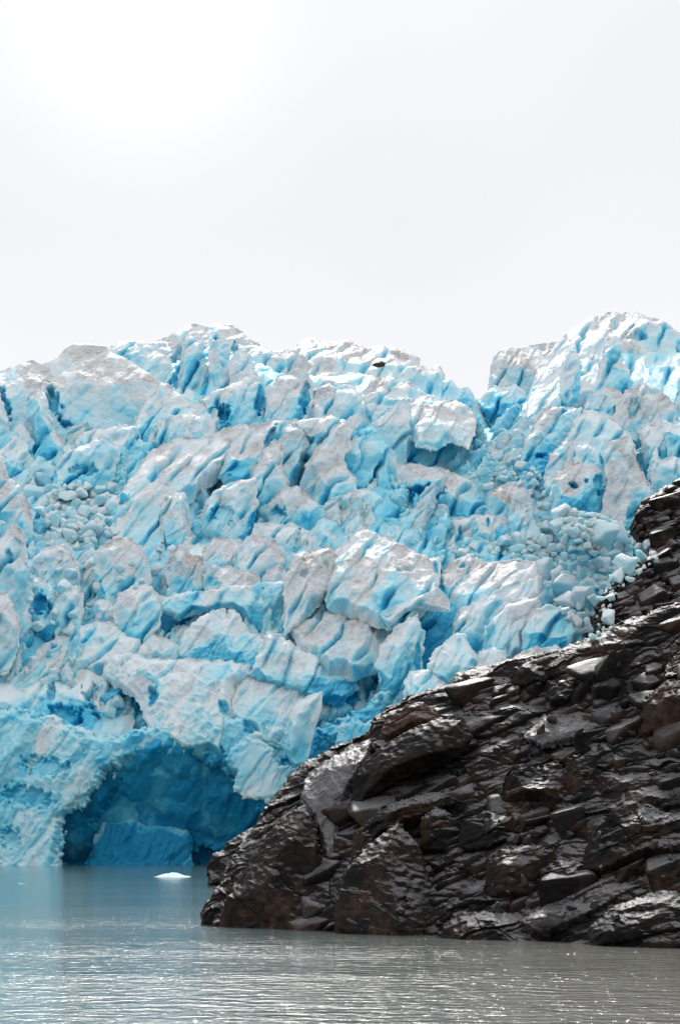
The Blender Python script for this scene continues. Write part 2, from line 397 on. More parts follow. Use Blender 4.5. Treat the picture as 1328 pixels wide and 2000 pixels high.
def rock_relief(S=6.0, A=1.0, ang=25, stretch=2.2, pale=0.0, rust=0.0, dents=(), tilt=.8):
    ca_, sa_ = math.cos(math.radians(ang)), math.sin(math.radians(ang))
    def f(X, Y, Z, ux, uy, seed):
        T = Z * 1.35
        s = X + .35 * fbm(X / 3, T / 3, seed + 3, 3); t_ = T + .35 * fbm(X / 3 + 9, T / 3, seed + 5, 3)
        an = math.radians(ang); jg, _ = shard(X / 1.1, T / 1.1, seed + 700, 0, 1.5); jg2, _ = shard(X / .4, T / .4, seed + 701, 0, 1.5); u = s * np.cos(an) + t_ * np.sin(an) + .22 * jg; w_ = -s * np.sin(an) + t_ * np.cos(an) + .25 * jg + .05 * jg2
        h = 0 * X; ru = 0 * X; pl = 0 * X
        for k, (sc_, am, st, tl) in enumerate(((1, .34, stretch * .75, 1), (.40, .18, stretch * .75, 1), (.17, .07, stretch * .7, .8), (.07, .020, 1.4, .6), (.03, .005, 1.3, .3))):
            q = S * sc_
            wu = u / (q * st) + k * 3.3 + .12 * perlin(w_ / q, u / q, seed + 7 * k); ww = w_ / q + .18 * perlin(u / q * .7, w_ / q * .7, seed + 9 * k)
            f1, f2, dx, dy, a, b, c = vor(wu, ww, seed + 40 * k)
            e = f2 - f1
            h = h + A * (am * q * 1.6 * (a - .5) * 1.3 - tilt * tl * dy * q * .75 + .30 * (b - .5) * dx * q * st * .5 - am * q * .7 * np.exp(-e / .06))
            if k < 3: ru = ru + (.5 / (k + 1)) * np.maximum(b - .8, 0) * 4; pl = pl + (c - .5) * .12
        h = h * .22
        for k, (q, am) in enumerate(((1.0, .40), (.45, .24), (.19, .06), (.085, .018), (.04, .006))):
            g, rr = shard(u / (S * q * stretch * .8), w_ / (S * q), seed + 301 + 50 * k, -tilt * .6, 1.6, .05)
            h = h + A * S * am * g
            if k == 1: pl = pl + .25 * (rr - .5)
        ru = np.clip(ru - .3, 0, .5) * .6 + rust + (0.35 * fbm(X / 2, Z / 2, seed + 9, 3) if rust else 0)
        return h + .04 * fbm(X / .8, T / .8, seed + 8, 4), {'pale': np.clip(pale + pl * (pale > 0), 0, 1), 'rust': np.clip(ru, 0, 1)}
    return f

# ------------------------------------------------------------------ the glacier
DR = np.array([560, 650, 750, 900, 1100, 1300, 1380, 1450, 1720.]); DY = np.array([700, 668, 628, 572, 520, 482, 472, 472, 482.])
def D(py): return np.interp(py, DR, DY)
def base_place(ux, uy):
    # ridge and trough of the whole ice fall: the middle stands forward, the right gully lies back
    off = 10 * np.sin((ux - 200) / 190.0) * sstep(1500, 1200, uy) if False else 6 * fbm(ux / 160, uy / 160, 5, 2)
    Y = D(uy) + 5 + off * (1 - sstep(1350, 1450, uy))
    return world(ux, uy, Y)
base_poly = [(-330, 800), (-100, 780), (60, 790), (150, 740), (240, 745), (380, 700), (470, 700), (560, 740), (700, 730), (850, 780), (900, 830), (960, 840), (1010, 800), (1100, 740), (1200, 690), (1330, 690), (1650, 720), (1650, 1730), (-330, 1730)]
GD = [(335, 1215, 40, 42, 20, 6, .75), (460, 1205, 60, 14, -5, 5, .6), (105, 1185, 30, 40, 0, 5, .5), (30, 800, 22, 45, -15, 6, .6), (350, 745, 16, 30, 10, 7, .6), (825, 1235, 40, 60, 0, 7, .7),
      (585, 920, 22, 50, -20, 6, .6), (480, 1025, 22, 30, 0, 5, .6), (700, 930, 30, 40, 0, 5, .5), (430, 815, 18, 18, 0, 5, .6), (800, 965, 40, 25, 0, 6, .6), (150, 1380, 60, 45, 10, 7, .45), (260, 1390, 25, 40, 0, 4, .45),
      (540, 1300, 20, 25, 0, 5, .6), (700, 1380, 60, 50, 0, 3, .7), (600, 1480, 60, 60, 0, 3, .9), (190, 1110, 16, 30, 0, 4, .3), (970, 800, 40, 14, 0, 4, .4)]
me = build_body('glacier', base_poly, base_place, ice_relief(S=9, A=1.2, blue=.44, dust=.08, stretch=2.2, dents=GD), ICE, step=2.2, thick=5, back=25, edge=8, rough=6, rsc=30, push=(0, -1, .35), seed=5)
glacier = link('glacier', me, 'tumbling blue and white glacier ice fall behind the seracs', kind='structure')

ITEMC = []
def ice(name, label, cat, poly, off=0.0, lean=.45, w=0.0, thick=None, S=None, A=1.0, blue=.18, dust=.25, ang=62, stretch=2.3, dimple=0, dents=(), rough=None, step=None, edge=None, Y=None, group=None, back=None, power=1.25, fine=1.0, chis=.9, ext=None, fins=1.0):
    rough = rough * .8 if rough else None
    P = np.array(poly, float); w_px, h_px = P.max(0) - P.min(0); cx = P[:, 0].mean(); by = P[:, 1].max()
    Yb = (Y if Y is not None else float(D(by)) + 1.0) + off
    size = min(w_px, h_px) * Yb / F
    if ext is None: ext = 0 if (chis == 0 or group == GR or name in ('ice_ledge', 'ice_rib', 'ice_wall', 'ice_wedge', 'ice_crust')) else 34
    if ext: poly = [(x_, y_ + ext * float(sstep(by - .45 * h_px, by - .1 * h_px, y_))) for x_, y_ in poly]    # rooted deep in the ice below
    th = thick if thick is not None else size * .42
    S_ = S if S is not None else float(np.clip(size * .46, 2.0, 7))
    pl = lambda ux, uy: plane_pts(ux, uy, cx, by, Yb, lean, w)
    st = step or (1.6 if max(w_px, h_px) < 260 else 2.0)
    rg = rough if rough is not None else float(np.clip(min(w_px, h_px) * .07, 1.5, 5))
    me = build_body(name, poly, pl, ice_relief(S_, A, blue, dust, ang, stretch, dimple, dents, fine, fins), ICE, step=st, thick=th, back=back or th * 1.3, edge=edge or max(th * .5, 1.0), rough=rg, rsc=float(np.clip(min(w_px, h_px) * .35, 9, 30)), push=(w, -1, .35 * lean), power=power, chis=chis)
    w_s = label.split()
    cut = next((i for i, t_ in enumerate(w_s) if i > 2 and t_ in ('with', 'below', 'at', 'on', 'of', 'in', 'between', 'under', 'right', 'left', 'lying', 'above', 'leaning', 'over', 'filling', 'capping', 'rising', 'beside', 'behind', 'standing', 'across', 'running', 'climbing', 'touching', 'hanging', 'perched')), 8)
    ITEMC.append((cx, P[:, 1].mean(), ' '.join(w_s[:min(cut, 7)])))
    o = link(name, me, label, cat, group); return o

GS = 'seracs standing on the glacier'; GR = 'ice ridges along the skyline'
# --- skyline, far to near
ice('ice_ridge', 'small pale ice shoulder on the skyline at the far left edge', 'ice ridge', [(-150, 740), (-60, 730), (-10, 718), (12, 724), (40, 760), (40, 860), (-150, 860)], Y=640, lean=.9, dust=.45, group=GR)
ice('ice_ridge', 'tall rounded peak of pale ice, highest on the left half of the skyline', 'ice ridge', [(296, 672), (330, 655), (352, 644), (378, 633), (402, 636), (430, 632), (456, 636), (476, 652), (500, 670), (530, 685), (560, 705), (560, 790), (500, 850), (420, 860), (330, 800), (300, 720)], Y=636, lean=1.1, thick=7, blue=.3, dust=.35, rough=3, ang=65, stretch=2, group=GR,
    dents=[(345, 722, 14, 50, 15, 4, .35), (440, 690, 30, 18, 20, 3, .35)])
ice('ice_ridge', 'bluish ice wall between the smooth left dome and the rounded peak', 'ice ridge', [(205, 690), (222, 672), (238, 666), (266, 665), (292, 672), (312, 686), (334, 705), (338, 745), (325, 800), (240, 800), (210, 740)], Y=626, lean=.8, thick=5, blue=.3, dust=.15, rough=2.5, group=GR)
ice('ice_dome', 'smooth lavender grey ice dome at the left of the skyline', 'ice dome', [(-170, 760), (-60, 735), (0, 724), (32, 715), (64, 703), (84, 712), (112, 700), (132, 680), (147, 673), (176, 672), (206, 676), (220, 690), (245, 700), (266, 712), (292, 730), (314, 746), (306, 790), (290, 830), (262, 865), (230, 910), (150, 915), (80, 900), (-170, 900)], Y=588, lean=.75, thick=9, S=16, A=.34, fine=.6, fins=.25, blue=.10, dust=.50, dimple=.5, rough=2.2, power=1.7, group=GR,
    dents=[(14, 812, 18, 50, -8, 5, .62), (110, 804, 17, 44, -16, 5, .6), (138, 858, 20, 9, 35, 3, .6)])
ice('ice_ridge', 'long dusty grey ridge of layered ice in the middle of the skyline', 'ice ridge', [(520, 690), (545, 683), (566, 680), (590, 667), (608, 659), (640, 669), (664, 666), (682, 664), (700, 675), (720, 680), (736, 675), (770, 680), (800, 688), (818, 700), (834, 722), (848, 717), (860, 718), (868, 738), (873, 765), (900, 800), (900, 880), (800, 900), (620, 860), (530, 790)], Y=622, lean=1.7, thick=6, S=9, A=.7, blue=.05, dust=.72, ang=-12, stretch=3.0, rough=2.5, group=GR)
ice('ice_wall', 'blue ice wall left of the notch in the skyline', 'ice wall', [(862, 745), (880, 740), (895, 757), (915, 755), (926, 776), (936, 800), (952, 835), (940, 880), (880, 880), (860, 800)], Y=612, lean=.5, blue=.5, dust=.02, ang=80, stretch=2.0, rough=2, group=GR)
ice('ice_ridge', 'grey squared shoulder of ice right of the skyline notch', 'ice ridge', [(952, 762), (955, 722), (964, 696), (976, 685), (992, 677), (1012, 680), (1050, 672), (1090, 668), (1120, 690), (1110, 790), (1040, 830), (990, 800)], Y=660, lean=.8, thick=6, S=8, A=.6, blue=.15, dust=.6, ang=-55, stretch=2.2, rough=2, group=GR)
ice('ice_dome', 'high dusty ice dome at the right, highest point of the skyline', 'ice dome', [(1050, 720), (1088, 668), (1118, 642), (1150, 623), (1178, 612), (1190, 607), (1212, 611), (1240, 608), (1265, 620), (1290, 625), (1308, 638), (1330, 656), (1400, 700), (1650, 800), (1650, 950), (1250, 960), (1080, 930), (1010, 880), (1020, 800)], Y=610, lean=1.15, thick=9, S=13, A=.6, blue=.14, dust=.52, ang=48, stretch=2.2, rough=3, dimple=.3, group=GR,
    dents=[(1240, 690, 22, 10, 0, 2, .3), (1225, 762, 14, 10, 0, 2, .4)])
ice('ice_block', 'bright blue broken block filling the skyline notch', 'ice block', [(930, 780), (945, 768), (966, 754), (990, 762), (1004, 752), (1024, 770), (1024, 800), (1010, 830), (960, 835), (936, 815)], Y=618, lean=.5, blue=.5, dust=0, group=GR, S=5)

# --- upper left field
ice('serac', 'pale serac fin on the face below the rounded peak', 'serac', [(362, 660), (380, 656), (402, 658), (398, 692), (412, 738), (428, 765), (392, 785), (348, 770), (354, 722), (360, 690)], Y=626, lean=.4, thick=3.5, blue=.12, dust=.3, ang=70, stretch=2, group=GS)
ice('serac', 'second pale fin right of a blue slot below the rounded peak', 'serac', [(412, 664), (434, 660), (456, 664), (448, 700), (455, 748), (424, 762), (408, 715)], Y=624, lean=.4, thick=3, blue=.18, dust=.3, ang=70, stretch=2, group=GS)
ice('serac', 'small pointed fin at the right foot of the rounded peak', 'serac', [(448, 705), (470, 680), (490, 700), (505, 735), (500, 770), (455, 770)], Y=620, lean=.4, thick=3, blue=.2, dust=.25, group=GS)
ice('ice_spire', 'ragged dirty topped spire below the left dome', 'ice spire', [(248, 842), (276, 800), (300, 768), (312, 745), (326, 748), (345, 766), (372, 780), (402, 792), (424, 802), (438, 846), (390, 862), (330, 868), (270, 870)], Y=582, lean=.5, thick=7, blue=.15, dust=.4, ang=60, stretch=2.2, group=GS)
ice('serac', 'cluster of thin white blades under the dirty topped spire', 'serac', [(300, 850), (310, 820), (332, 808), (352, 812), (372, 806), (388, 812), (400, 800), (412, 812), (420, 850), (380, 870), (310, 868)], Y=574, lean=.3, thick=3, S=3, A=1.4, blue=.12, dust=0, ang=80, stretch=2.5, group=GS)
ice('serac', 'grey blade serac with a deep blue slot at its left', 'serac', [(388, 778), (420, 762), (452, 750), (490, 735), (514, 745), (519, 780), (512, 825), (470, 840), (430, 845), (412, 815)], Y=586, lean=.5, thick=5, blue=.22, dust=.35, ang=70, stretch=2, dents=[(432, 818, 22, 24, -20, 4, .55), (508, 780, 10, 38, 6, 4, .55)], group=GS)
ice('serac', 'round shouldered serac with blue right side under the dusty ridge', 'serac', [(519, 760), (545, 736), (575, 732), (601, 728), (611, 760), (602, 812), (560, 826), (520, 820)], Y=584, lean=.5, thick=5, blue=.15, dust=.4, ang=70, stretch=1.8, dents=[(596, 778, 13, 38, 8, 4, .55)], group=GS)
ice('ice_pillar', 'pale ice pillar between two blue crevices at the left edge', 'ice pillar', [(52, 770), (75, 762), (92, 780), (98, 815), (112, 845), (140, 868), (148, 900), (80, 905), (58, 880), (66, 840), (50, 810)], Y=574, lean=.4, thick=4, blue=.12, dust=.3, group=GS)
ice('ice_pillar', 'white wedge rising at the far left edge below the dome', 'ice pillar', [(-40, 770), (2, 768), (10, 800), (22, 840), (45, 825), (66, 850), (66, 890), (-40, 890)], Y=572, lean=.4, thick=4, blue=.18, dust=.1, group=GS)
ice('ice_block', 'smooth rounded pale blue block at the left edge', 'ice block', [(-40, 862), (0, 856), (30, 852), (56, 868), (58, 902), (20, 915), (-40, 915)], lean=.4, blue=.28, dust=0, S=6, A=.5, group=GS)
ice('ice_block', 'faceted white block capping the rubble pocket', 'ice block', [(150, 868), (165, 846), (200, 836), (236, 828), (270, 838), (278, 878), (256, 902), (225, 890), (190, 890)], lean=.5, blue=.2, dust=.02, group=GS)
ice('ice_block', 'blue fronted cliff block left of the long striped slab', 'ice block', [(95, 945), (112, 905), (132, 880), (175, 866), (202, 850), (232, 876), (224, 925), (180, 955), (125, 960)], off=-3, lean=.3, blue=.36, dust=.02, dents=[(165, 925, 30, 14, 0, 1.5, .2)], group=GS)
ice('ice_slab', 'long slanting slab with brown diagonal streaks', 'ice slab', [(220, 1045), (232, 975), (262, 925), (300, 880), (340, 862), (380, 848), (428, 842), (482, 828), (504, 858), (452, 905), (420, 945), (385, 970), (340, 990), (322, 1050), (270, 1060)], lean=1.3, w=.3, thick=6, S=7, A=.55, blue=.08, dust=.5, ang=38, stretch=4.0, group=GS)
ice('serac', 'great leaning central serac with folded dirty top', 'serac', [(425, 920), (450, 868), (478, 832), (530, 824), (575, 818), (608, 840), (608, 870), (590, 905), (566, 945), (530, 965), (470, 950)], lean=.55, w=.2, thick=7, blue=.30, dust=.4, ang=55, stretch=2.0, off=-3, dents=[(525, 860, 10, 34, 25, 3, .5)], group=GS)
ice('ice_slab', 'pointed slab leaning against the central serac', 'ice slab', [(470, 950), (500, 892), (538, 862), (552, 866), (550, 905), (576, 955), (535, 975), (495, 972)], lean=.4, thick=4, blue=.1, dust=.42, ang=50, stretch=2.2, off=-7, group=GS)
ice('ice_slab', 'tall dark streaked slab right of the deepest blue slot', 'ice slab', [(582, 948), (600, 902), (632, 864), (655, 832), (678, 826), (682, 866), (672, 900), (694, 935), (694, 965), (650, 1000), (606, 985)], lean=.45, w=-.3, thick=6, S=5, blue=.08, dust=.62, ang=42, stretch=3.4, off=-2, group=GS)
ice('ice_wedge', 'wedge shaped blue ice roof above the deepest blue slot', 'ice wedge', [(568, 826), (610, 815), (645, 812), (676, 824), (676, 846), (650, 858), (628, 880), (612, 905), (592, 890), (604, 862)], Y=560, lean=.3, thick=4, blue=.32, dust=.3, group=GS)
ice('ice_slab', 'grey capped slab with pale blue belly below the striped slab', 'ice slab', [(392, 1020), (400, 982), (416, 960), (450, 940), (500, 935), (504, 985), (484, 1050), (435, 1052)], lean=.35, thick=5, blue=.28, dust=.35, off=-3, dents=[(440, 1015, 25, 25, 0, 1.5, .25), (497, 1020, 10, 28, 8, 3, .6)], group=GS)
ice('ice_spire', 'stubby dirty spire in front of the striped slab', 'ice spire', [(312, 985), (330, 968), (346, 958), (362, 962), (368, 1005), (376, 1040), (345, 1052), (316, 1040)], lean=.3, thick=4, blue=.05, dust=.6, off=-3, group=GS)
ice('ice_block', 'dusty folded block in the saddle right of the central serac', 'ice block', [(520, 985), (545, 960), (580, 950), (605, 975), (640, 990), (664, 1010), (640, 1040), (590, 1035), (540, 1030)], lean=.6, thick=5, blue=.16, dust=.5, group=GS, dents=[(540, 1010, 25, 18, 0, 3, .7)])
ice('serac', 'row of small pale fins below the streaked slab', 'serac', [(640, 1010), (660, 975), (690, 960), (720, 955), (744, 975), (752, 1010), (710, 1035), (655, 1035)], lean=.4, thick=3, S=3, A=1.2, blue=.22, dust=.1, ang=75, stretch=2, group=GS)

# --- upper middle
ice('ice_slab', 'broad dusty ice slab below the middle of the skyline ridge', 'ice slab', [(590, 800), (605, 762), (640, 748), (684, 750), (704, 772), (724, 806), (732, 842), (690, 868), (640, 862), (600, 850)], Y=582, lean=1.1, thick=6, S=6, A=.7, blue=.12, dust=.55, ang=-10, stretch=2, group=GS)
ice('ice_slab', 'layered arched ice slab with bluish band under the skyline ridge', 'ice slab', [(700, 780), (728, 745), (764, 736), (796, 745), (832, 778), (815, 800), (760, 800), (734, 812), (712, 805)], Y=596, lean=1.0, thick=5, blue=.16, dust=.45, ang=-8, stretch=2.6, group=GS)
ice('ice_block', 'large block with dusty pink grey top and clean light blue front', 'ice block', [(794, 800), (800, 784), (832, 779), (876, 784), (912, 795), (930, 825), (912, 850), (906, 925), (866, 930), (830, 915), (788, 890)], Y=570, lean=.55, thick=7, S=9, A=.45, blue=.42, dust=.0, group=GS, power=1.5)
ice('ice_slab', 'flat pinkish grey cap tilted on top of the light blue block', 'ice slab', [(796, 800), (800, 783), (834, 777), (878, 782), (914, 793), (932, 822), (914, 842), (880, 835), (850, 848), (815, 840), (798, 825)], Y=566, lean=1.6, thick=3.0, S=5, A=.5, blue=.02, dust=.55, ang=-15, stretch=3, group=GS)
ice('ice_fin', 'curved pale blue fin left of the capped block', 'ice fin', [(728, 828), (764, 796), (786, 780), (800, 794), (798, 850), (792, 900), (768, 895), (748, 865)], Y=562, lean=.25, w=.5, thick=3, S=6, A=.5, blue=.25, dust=.15, ang=80, stretch=2, group=GS)
ice('ice_fin', 'twin upright blue blades below the curved fin', 'ice fin', [(664, 890), (690, 862), (734, 842), (752, 862), (773, 886), (778, 925), (764, 1005), (728, 1005), (692, 955), (670, 915)], Y=552, lean=.22, w=.4, thick=5, S=6, A=.6, blue=.46, dust=.08, ang=75, stretch=2.4, dents=[(722, 945, 6, 50, 12, 2, .4)], group=GS)
ice('ice_ridge', 'descending dusty rib with a blue hollow under it', 'ice ridge', [(766, 960), (772, 905), (815, 908), (864, 914), (892, 926), (945, 958), (972, 990), (960, 1025), (880, 1020), (780, 1015)], Y=546, lean=.7, thick=5, blue=.22, dust=.45, dents=[(835, 975, 40, 14, -5, 4, .8), (795, 985, 14, 24, 0, 3, .6)], group=GS)
ice('ice_block', 'dark streaked dusty boulder of ice below the pale gully', 'ice block', [(952, 965), (984, 946), (1014, 942), (1032, 958), (1042, 985), (1038, 1010), (1000, 1016), (966, 1010)], Y=536, lean=.4, thick=4, blue=.02, dust=.85, group=GS)
ice('ice_slab', 'low cliff of pale ice with dark notches above the rubble', 'ice slab', [(876, 1050), (882, 1015), (940, 1003), (984, 1004), (996, 1022), (1000, 1056), (944, 1062), (886, 1060)], lean=.3, thick=3.5, blue=.30, dust=.28, ang=85, stretch=2, dents=[(952, 1022, 5, 14, 0, 2, .6), (897, 1040, 5, 10, 0, 2, .5)], group=GS)
ice('ice_block', 'smooth clear blue block beside the low notched cliff', 'ice block', [(990, 1014), (1008, 1000), (1032, 1004), (1027, 1034), (1010, 1056), (994, 1036)], lean=.3, S=5, A=.5, blue=.5, dust=0, off=-2, group=GS)
ice('ice_block', 'pale upright tooth of ice right of the clear blue block', 'ice block', [(1008, 1052), (1022, 1015), (1040, 1018), (1047, 1050), (1030, 1066)], lean=.3, blue=.14, dust=.05, off=-4, group=GS)

# --- right massif
ice('ice_slab', 'steep striated ice face below the high right dome', 'ice slab', [(1005, 880), (1015, 835), (1035, 775), (1080, 725), (1130, 705), (1165, 705), (1196, 690), (1216, 745), (1170, 790), (1100, 800), (1060, 850), (1025, 900)], Y=580, lean=1.2, w=.2, thick=5, S=6, A=.8, blue=.16, dust=.12, ang=50, stretch=3.4, dimple=.3, group=GS)
ice('ice_spire', 'sharp pale spire on the right massif', 'ice spire', [(1160, 745), (1172, 708), (1184, 682), (1200, 657), (1213, 672), (1212, 698), (1228, 722), (1244, 765), (1205, 785), (1168, 775)], Y=578, lean=.45, w=-.3, thick=4, blue=.2, dust=.1, ang=60, stretch=2, group=GS)
ice('ice_block', 'pair of pale blue knobs left of the sharp spire', 'ice block', [(1092, 745), (1098, 705), (1112, 685), (1126, 690), (1134, 710), (1130, 750), (1105, 760)], Y=590, lean=.4, thick=3, blue=.2, dust=.05, group=GS)
ice('serac', 'grey brown arched serac row at the right edge', 'serac', [(1196, 815), (1204, 785), (1222, 764), (1256, 752), (1294, 768), (1322, 798), (1310, 830), (1250, 840), (1205, 840)], Y=566, lean=.45, thick=4, blue=.15, dust=.55, dents=[(1235, 800, 14, 20, 0, 1.5, .3)], group=GS)
ice('serac', 'dusty fins in a row on the middle of the right massif', 'serac', [(1136, 800), (1150, 770), (1180, 755), (1206, 762), (1224, 790), (1204, 825), (1160, 830)], Y=572, lean=.45, thick=3.5, blue=.16, dust=.3, ang=60, stretch=1.8, group=GS)
ice('serac', 'pitted grey ice face over a small blue cave mouth', 'serac', [(1010, 935), (1018, 880), (1040, 835), (1064, 800), (1096, 793), (1136, 796), (1122, 840), (1110, 880), (1070, 915), (1040, 935)], Y=556, lean=.6, thick=5, S=6, A=.6, blue=.16, dust=.42, ang=55, stretch=2, dimple=.8, dents=[(1052, 899, 12, 7, 0, 3, 1.0), (1102, 805, 6, 6, 0, 1.5, .6)], group=GS)
ice('ice_block', 'big smooth pale blue block in the centre of the right massif', 'ice block', [(1106, 868), (1110, 842), (1126, 814), (1146, 803), (1186, 810), (1206, 828), (1232, 856), (1230, 890), (1180, 915), (1130, 905)], Y=552, lean=.4, thick=6, S=7, A=.6, blue=.24, dust=.12, group=GS)
ice('ice_block', 'block with dirty crown at the right edge above the rock', 'ice block', [(1248, 842), (1262, 825), (1294, 820), (1326, 832), (1322, 868), (1290, 895), (1258, 880)], Y=556, lean=.4, thick=4, blue=.22, dust=.4, group=GS)
ice('ice_block', 'clean pale block cut by the right edge', 'ice block', [(1296, 845), (1310, 832), (1400, 845), (1400, 905), (1330, 905), (1304, 885)], Y=552, lean=.4, thick=4, blue=.3, dust=0, off=-3, group=GS)
ice('ice_block', 'rounded white block above the top corner of the dark rock', 'ice block', [(1268, 925), (1276, 902), (1314, 893), (1400, 905), (1400, 950), (1300, 955), (1274, 945)], Y=540, lean=.4, thick=4, blue=.2, dust=.05, S=5, A=.7, group=GS)
ice('ice_cone', 'thin white pinnacle standing behind the dirty pillar', 'ice cone', [(1262, 915), (1272, 890), (1280, 872), (1287, 890), (1300, 918), (1280, 930)], Y=544, lean=.2, thick=2, blue=.15, dust=0, group=GS)
ice('ice_pillar', 'tall dirty ice pillar with dark foot beside the black rock', 'ice pillar', [(1176, 884), (1194, 866), (1224, 853), (1238, 872), (1240, 902), (1256, 930), (1272, 948), (1262, 990), (1235, 1040), (1196, 1030), (1170, 995), (1186, 945), (1180, 905)], Y=520, lean=.35, thick=5, S=5, blue=.12, dust=.62, group=GS)
ice('ice_block', 'block pierced by round blue holes left of the dirty pillar', 'ice block', [(1076, 965), (1080, 928), (1112, 905), (1154, 903), (1178, 920), (1186, 948), (1170, 990), (1144, 1005), (1104, 1005), (1078, 990)], Y=524, lean=.35, thick=5, S=6, A=.5, blue=.34, dust=.3, dimple=.4, dents=[(1117, 955, 11, 7, 10, 2.5, .8), (1142, 946, 5, 6, 0, 1.5, .6), (1168, 950, 14, 22, 0, 1.5, .4)], group=GS)
ice('ice_block', 'thin leaning block with bright edge above the holed block', 'ice block', [(1060, 915), (1076, 885), (1104, 862), (1118, 868), (1116, 905), (1090, 925), (1066, 935)], Y=534, lean=.35, thick=3, blue=.2, dust=.2, group=GS)
ice('ice_block', 'stack of rounded white lumps right of the thin leaning block', 'ice block', [(1118, 905), (1126, 872), (1146, 866), (1168, 885), (1178, 908), (1160, 925), (1130, 922)], Y=532, lean=.4, thick=3, S=3, blue=.12, dust=.0, group=GS)
ice('ice_block', 'long smooth blue grey ice boulder in the rubble below the pillar', 'ice block', [(1078, 1030), (1090, 1005), (1120, 998), (1160, 1005), (1186, 1022), (1180, 1048), (1150, 1056), (1110, 1048)], Y=505, lean=.4, thick=4, S=8, A=.4, blue=.34, dust=.1, group=GS)

# --- left edge and middle left
ice('serac', 'dirty creased serac at the left edge above the rubble pocket', 'serac', [(-60, 890), (-5, 884), (8, 895), (14, 930), (42, 952), (64, 1000), (66, 1060), (20, 1050), (-60, 1050)], off=-8, lean=.5, thick=5, blue=.12, dust=.6, group=GS)
ice('ice_wall', 'tall pale blue wall with grey top at the left edge', 'ice wall', [(-60, 1022), (0, 1014), (30, 1022), (52, 1052), (50, 1092), (62, 1122), (64, 1160), (54, 1195), (64, 1220), (34, 1275), (-60, 1290)], lean=.3, thick=5, blue=.26, dust=.3, off=-5, dents=[(22, 1092, 8, 18, 0, 1.5, .4)], group=GS)
ice('ice_slab', 'pale leaning slab low at the left edge', 'ice slab', [(-60, 1168), (0, 1158), (14, 1155), (30, 1190), (40, 1222), (30, 1255), (18, 1280), (-60, 1290)], lean=.3, thick=4, blue=.04, dust=.35, off=-12, group=GS)
ice('ice_block', 'scooped pale blue block with dark blue bowl', 'ice block', [(54, 1138), (70, 1128), (92, 1140), (118, 1164), (128, 1204), (98, 1228), (70, 1220), (56, 1180)], lean=.4, thick=4, blue=.40, dust=.02, off=-3, dents=[(80, 1185, 20, 24, 20, 2.5, .6)], group=GS)
ice('ice_slab', 'grey tinged slab standing left of the round topped block', 'ice slab', [(68, 1100), (80, 1075), (104, 1068), (130, 1062), (152, 1095), (160, 1140), (140, 1170), (110, 1155), (78, 1130)], lean=.4, thick=4, blue=.16, dust=.3, group=GS)
ice('ice_block', 'small pale block behind the bowl block near the left edge', 'ice block', [(96, 1180), (120, 1150), (150, 1145), (164, 1165), (158, 1205), (125, 1225), (102, 1215)], lean=.4, thick=3, blue=.16, dust=.15, off=-4, group=GS)
ice('serac', 'round topped serac with brown stained crown', 'serac', [(183, 1108), (187, 1080), (202, 1062), (224, 1052), (252, 1048), (274, 1066), (292, 1100), (300, 1150), (260, 1170), (215, 1172), (188, 1145)], lean=.4, thick=5, S=6, A=.7, blue=.18, dust=.42, off=-3, group=GS)
ice('ice_block', 'rounded snowy white boulder with dark smudge at its foot', 'ice block', [(223, 1195), (234, 1158), (258, 1142), (300, 1148), (318, 1172), (314, 1206), (290, 1232), (250, 1234), (230, 1215)], lean=.4, thick=5, S=5, A=.8, blue=.05, dust=.2, off=-6, group=GS, power=2)
ice('ice_block', 'small white block left of the snowy boulder', 'ice block', [(182, 1185), (190, 1170), (214, 1172), (228, 1190), (222, 1210), (196, 1208)], lean=.4, thick=2.5, blue=.12, dust=.02, off=-4, group=GS)
ice('serac', 'dirty brown edged serac curling over the blue hollow', 'serac', [(318, 1105), (336, 1068), (350, 1064), (366, 1080), (402, 1098), (404, 1140), (400, 1170), (368, 1172), (330, 1165), (328, 1135)], lean=.3, thick=4, blue=.02, dust=.75, off=-6, group=GS)
ice('serac', 'brown pitted serac with round hole above the blue arch', 'serac', [(398, 1125), (414, 1102), (450, 1108), (500, 1120), (514, 1145), (496, 1170), (446, 1178), (402, 1168)], lean=.3, thick=4, blue=.02, dust=.75, dents=[(418, 1140, 12, 14, 0, 1.6, .3)], off=-6, group=GS)
ice('serac', 'narrow brown topped tooth right of the pitted serac', 'serac', [(512, 1135), (520, 1115), (536, 1108), (558, 1110), (556, 1160), (530, 1170), (514, 1160)], lean=.3, thick=3, blue=.2, dust=.5, off=-6, group=GS)
ice('serac', 'scalloped grey topped serac behind the pitted one', 'serac', [(390, 1085), (402, 1062), (420, 1052), (444, 1050), (472, 1054), (470, 1095), (452, 1118), (412, 1116), (394, 1105)], lean=.4, thick=4, blue=.16, dust=.42, off=-2, group=GS)
ice('serac', 'ribbed grey serac with dark vertical cracks', 'serac', [(455, 1110), (464, 1068), (484, 1050), (520, 1048), (548, 1064), (556, 1090), (552, 1120), (500, 1128)], lean=.35, thick=4, S=4, blue=.12, dust=.5, ang=80, stretch=2.4, off=-4, group=GS)
ice('ice_slab', 'horizontal pale slab with straight top edge', 'ice slab', [(488, 1056), (497, 1022), (530, 1021), (566, 1026), (604, 1036), (606, 1062), (570, 1070), (520, 1064)], lean=.4, thick=3.5, S=6, A=.5, blue=.12, dust=.32, off=-3, rough=1.5, group=GS)
ice('ice_block', 'blue shadowed block right of the straight edged slab', 'ice block', [(596, 1075), (604, 1045), (626, 1032), (656, 1048), (664, 1075), (630, 1090)], lean=.4, thick=3, blue=.3, dust=.15, off=-2, group=GS)
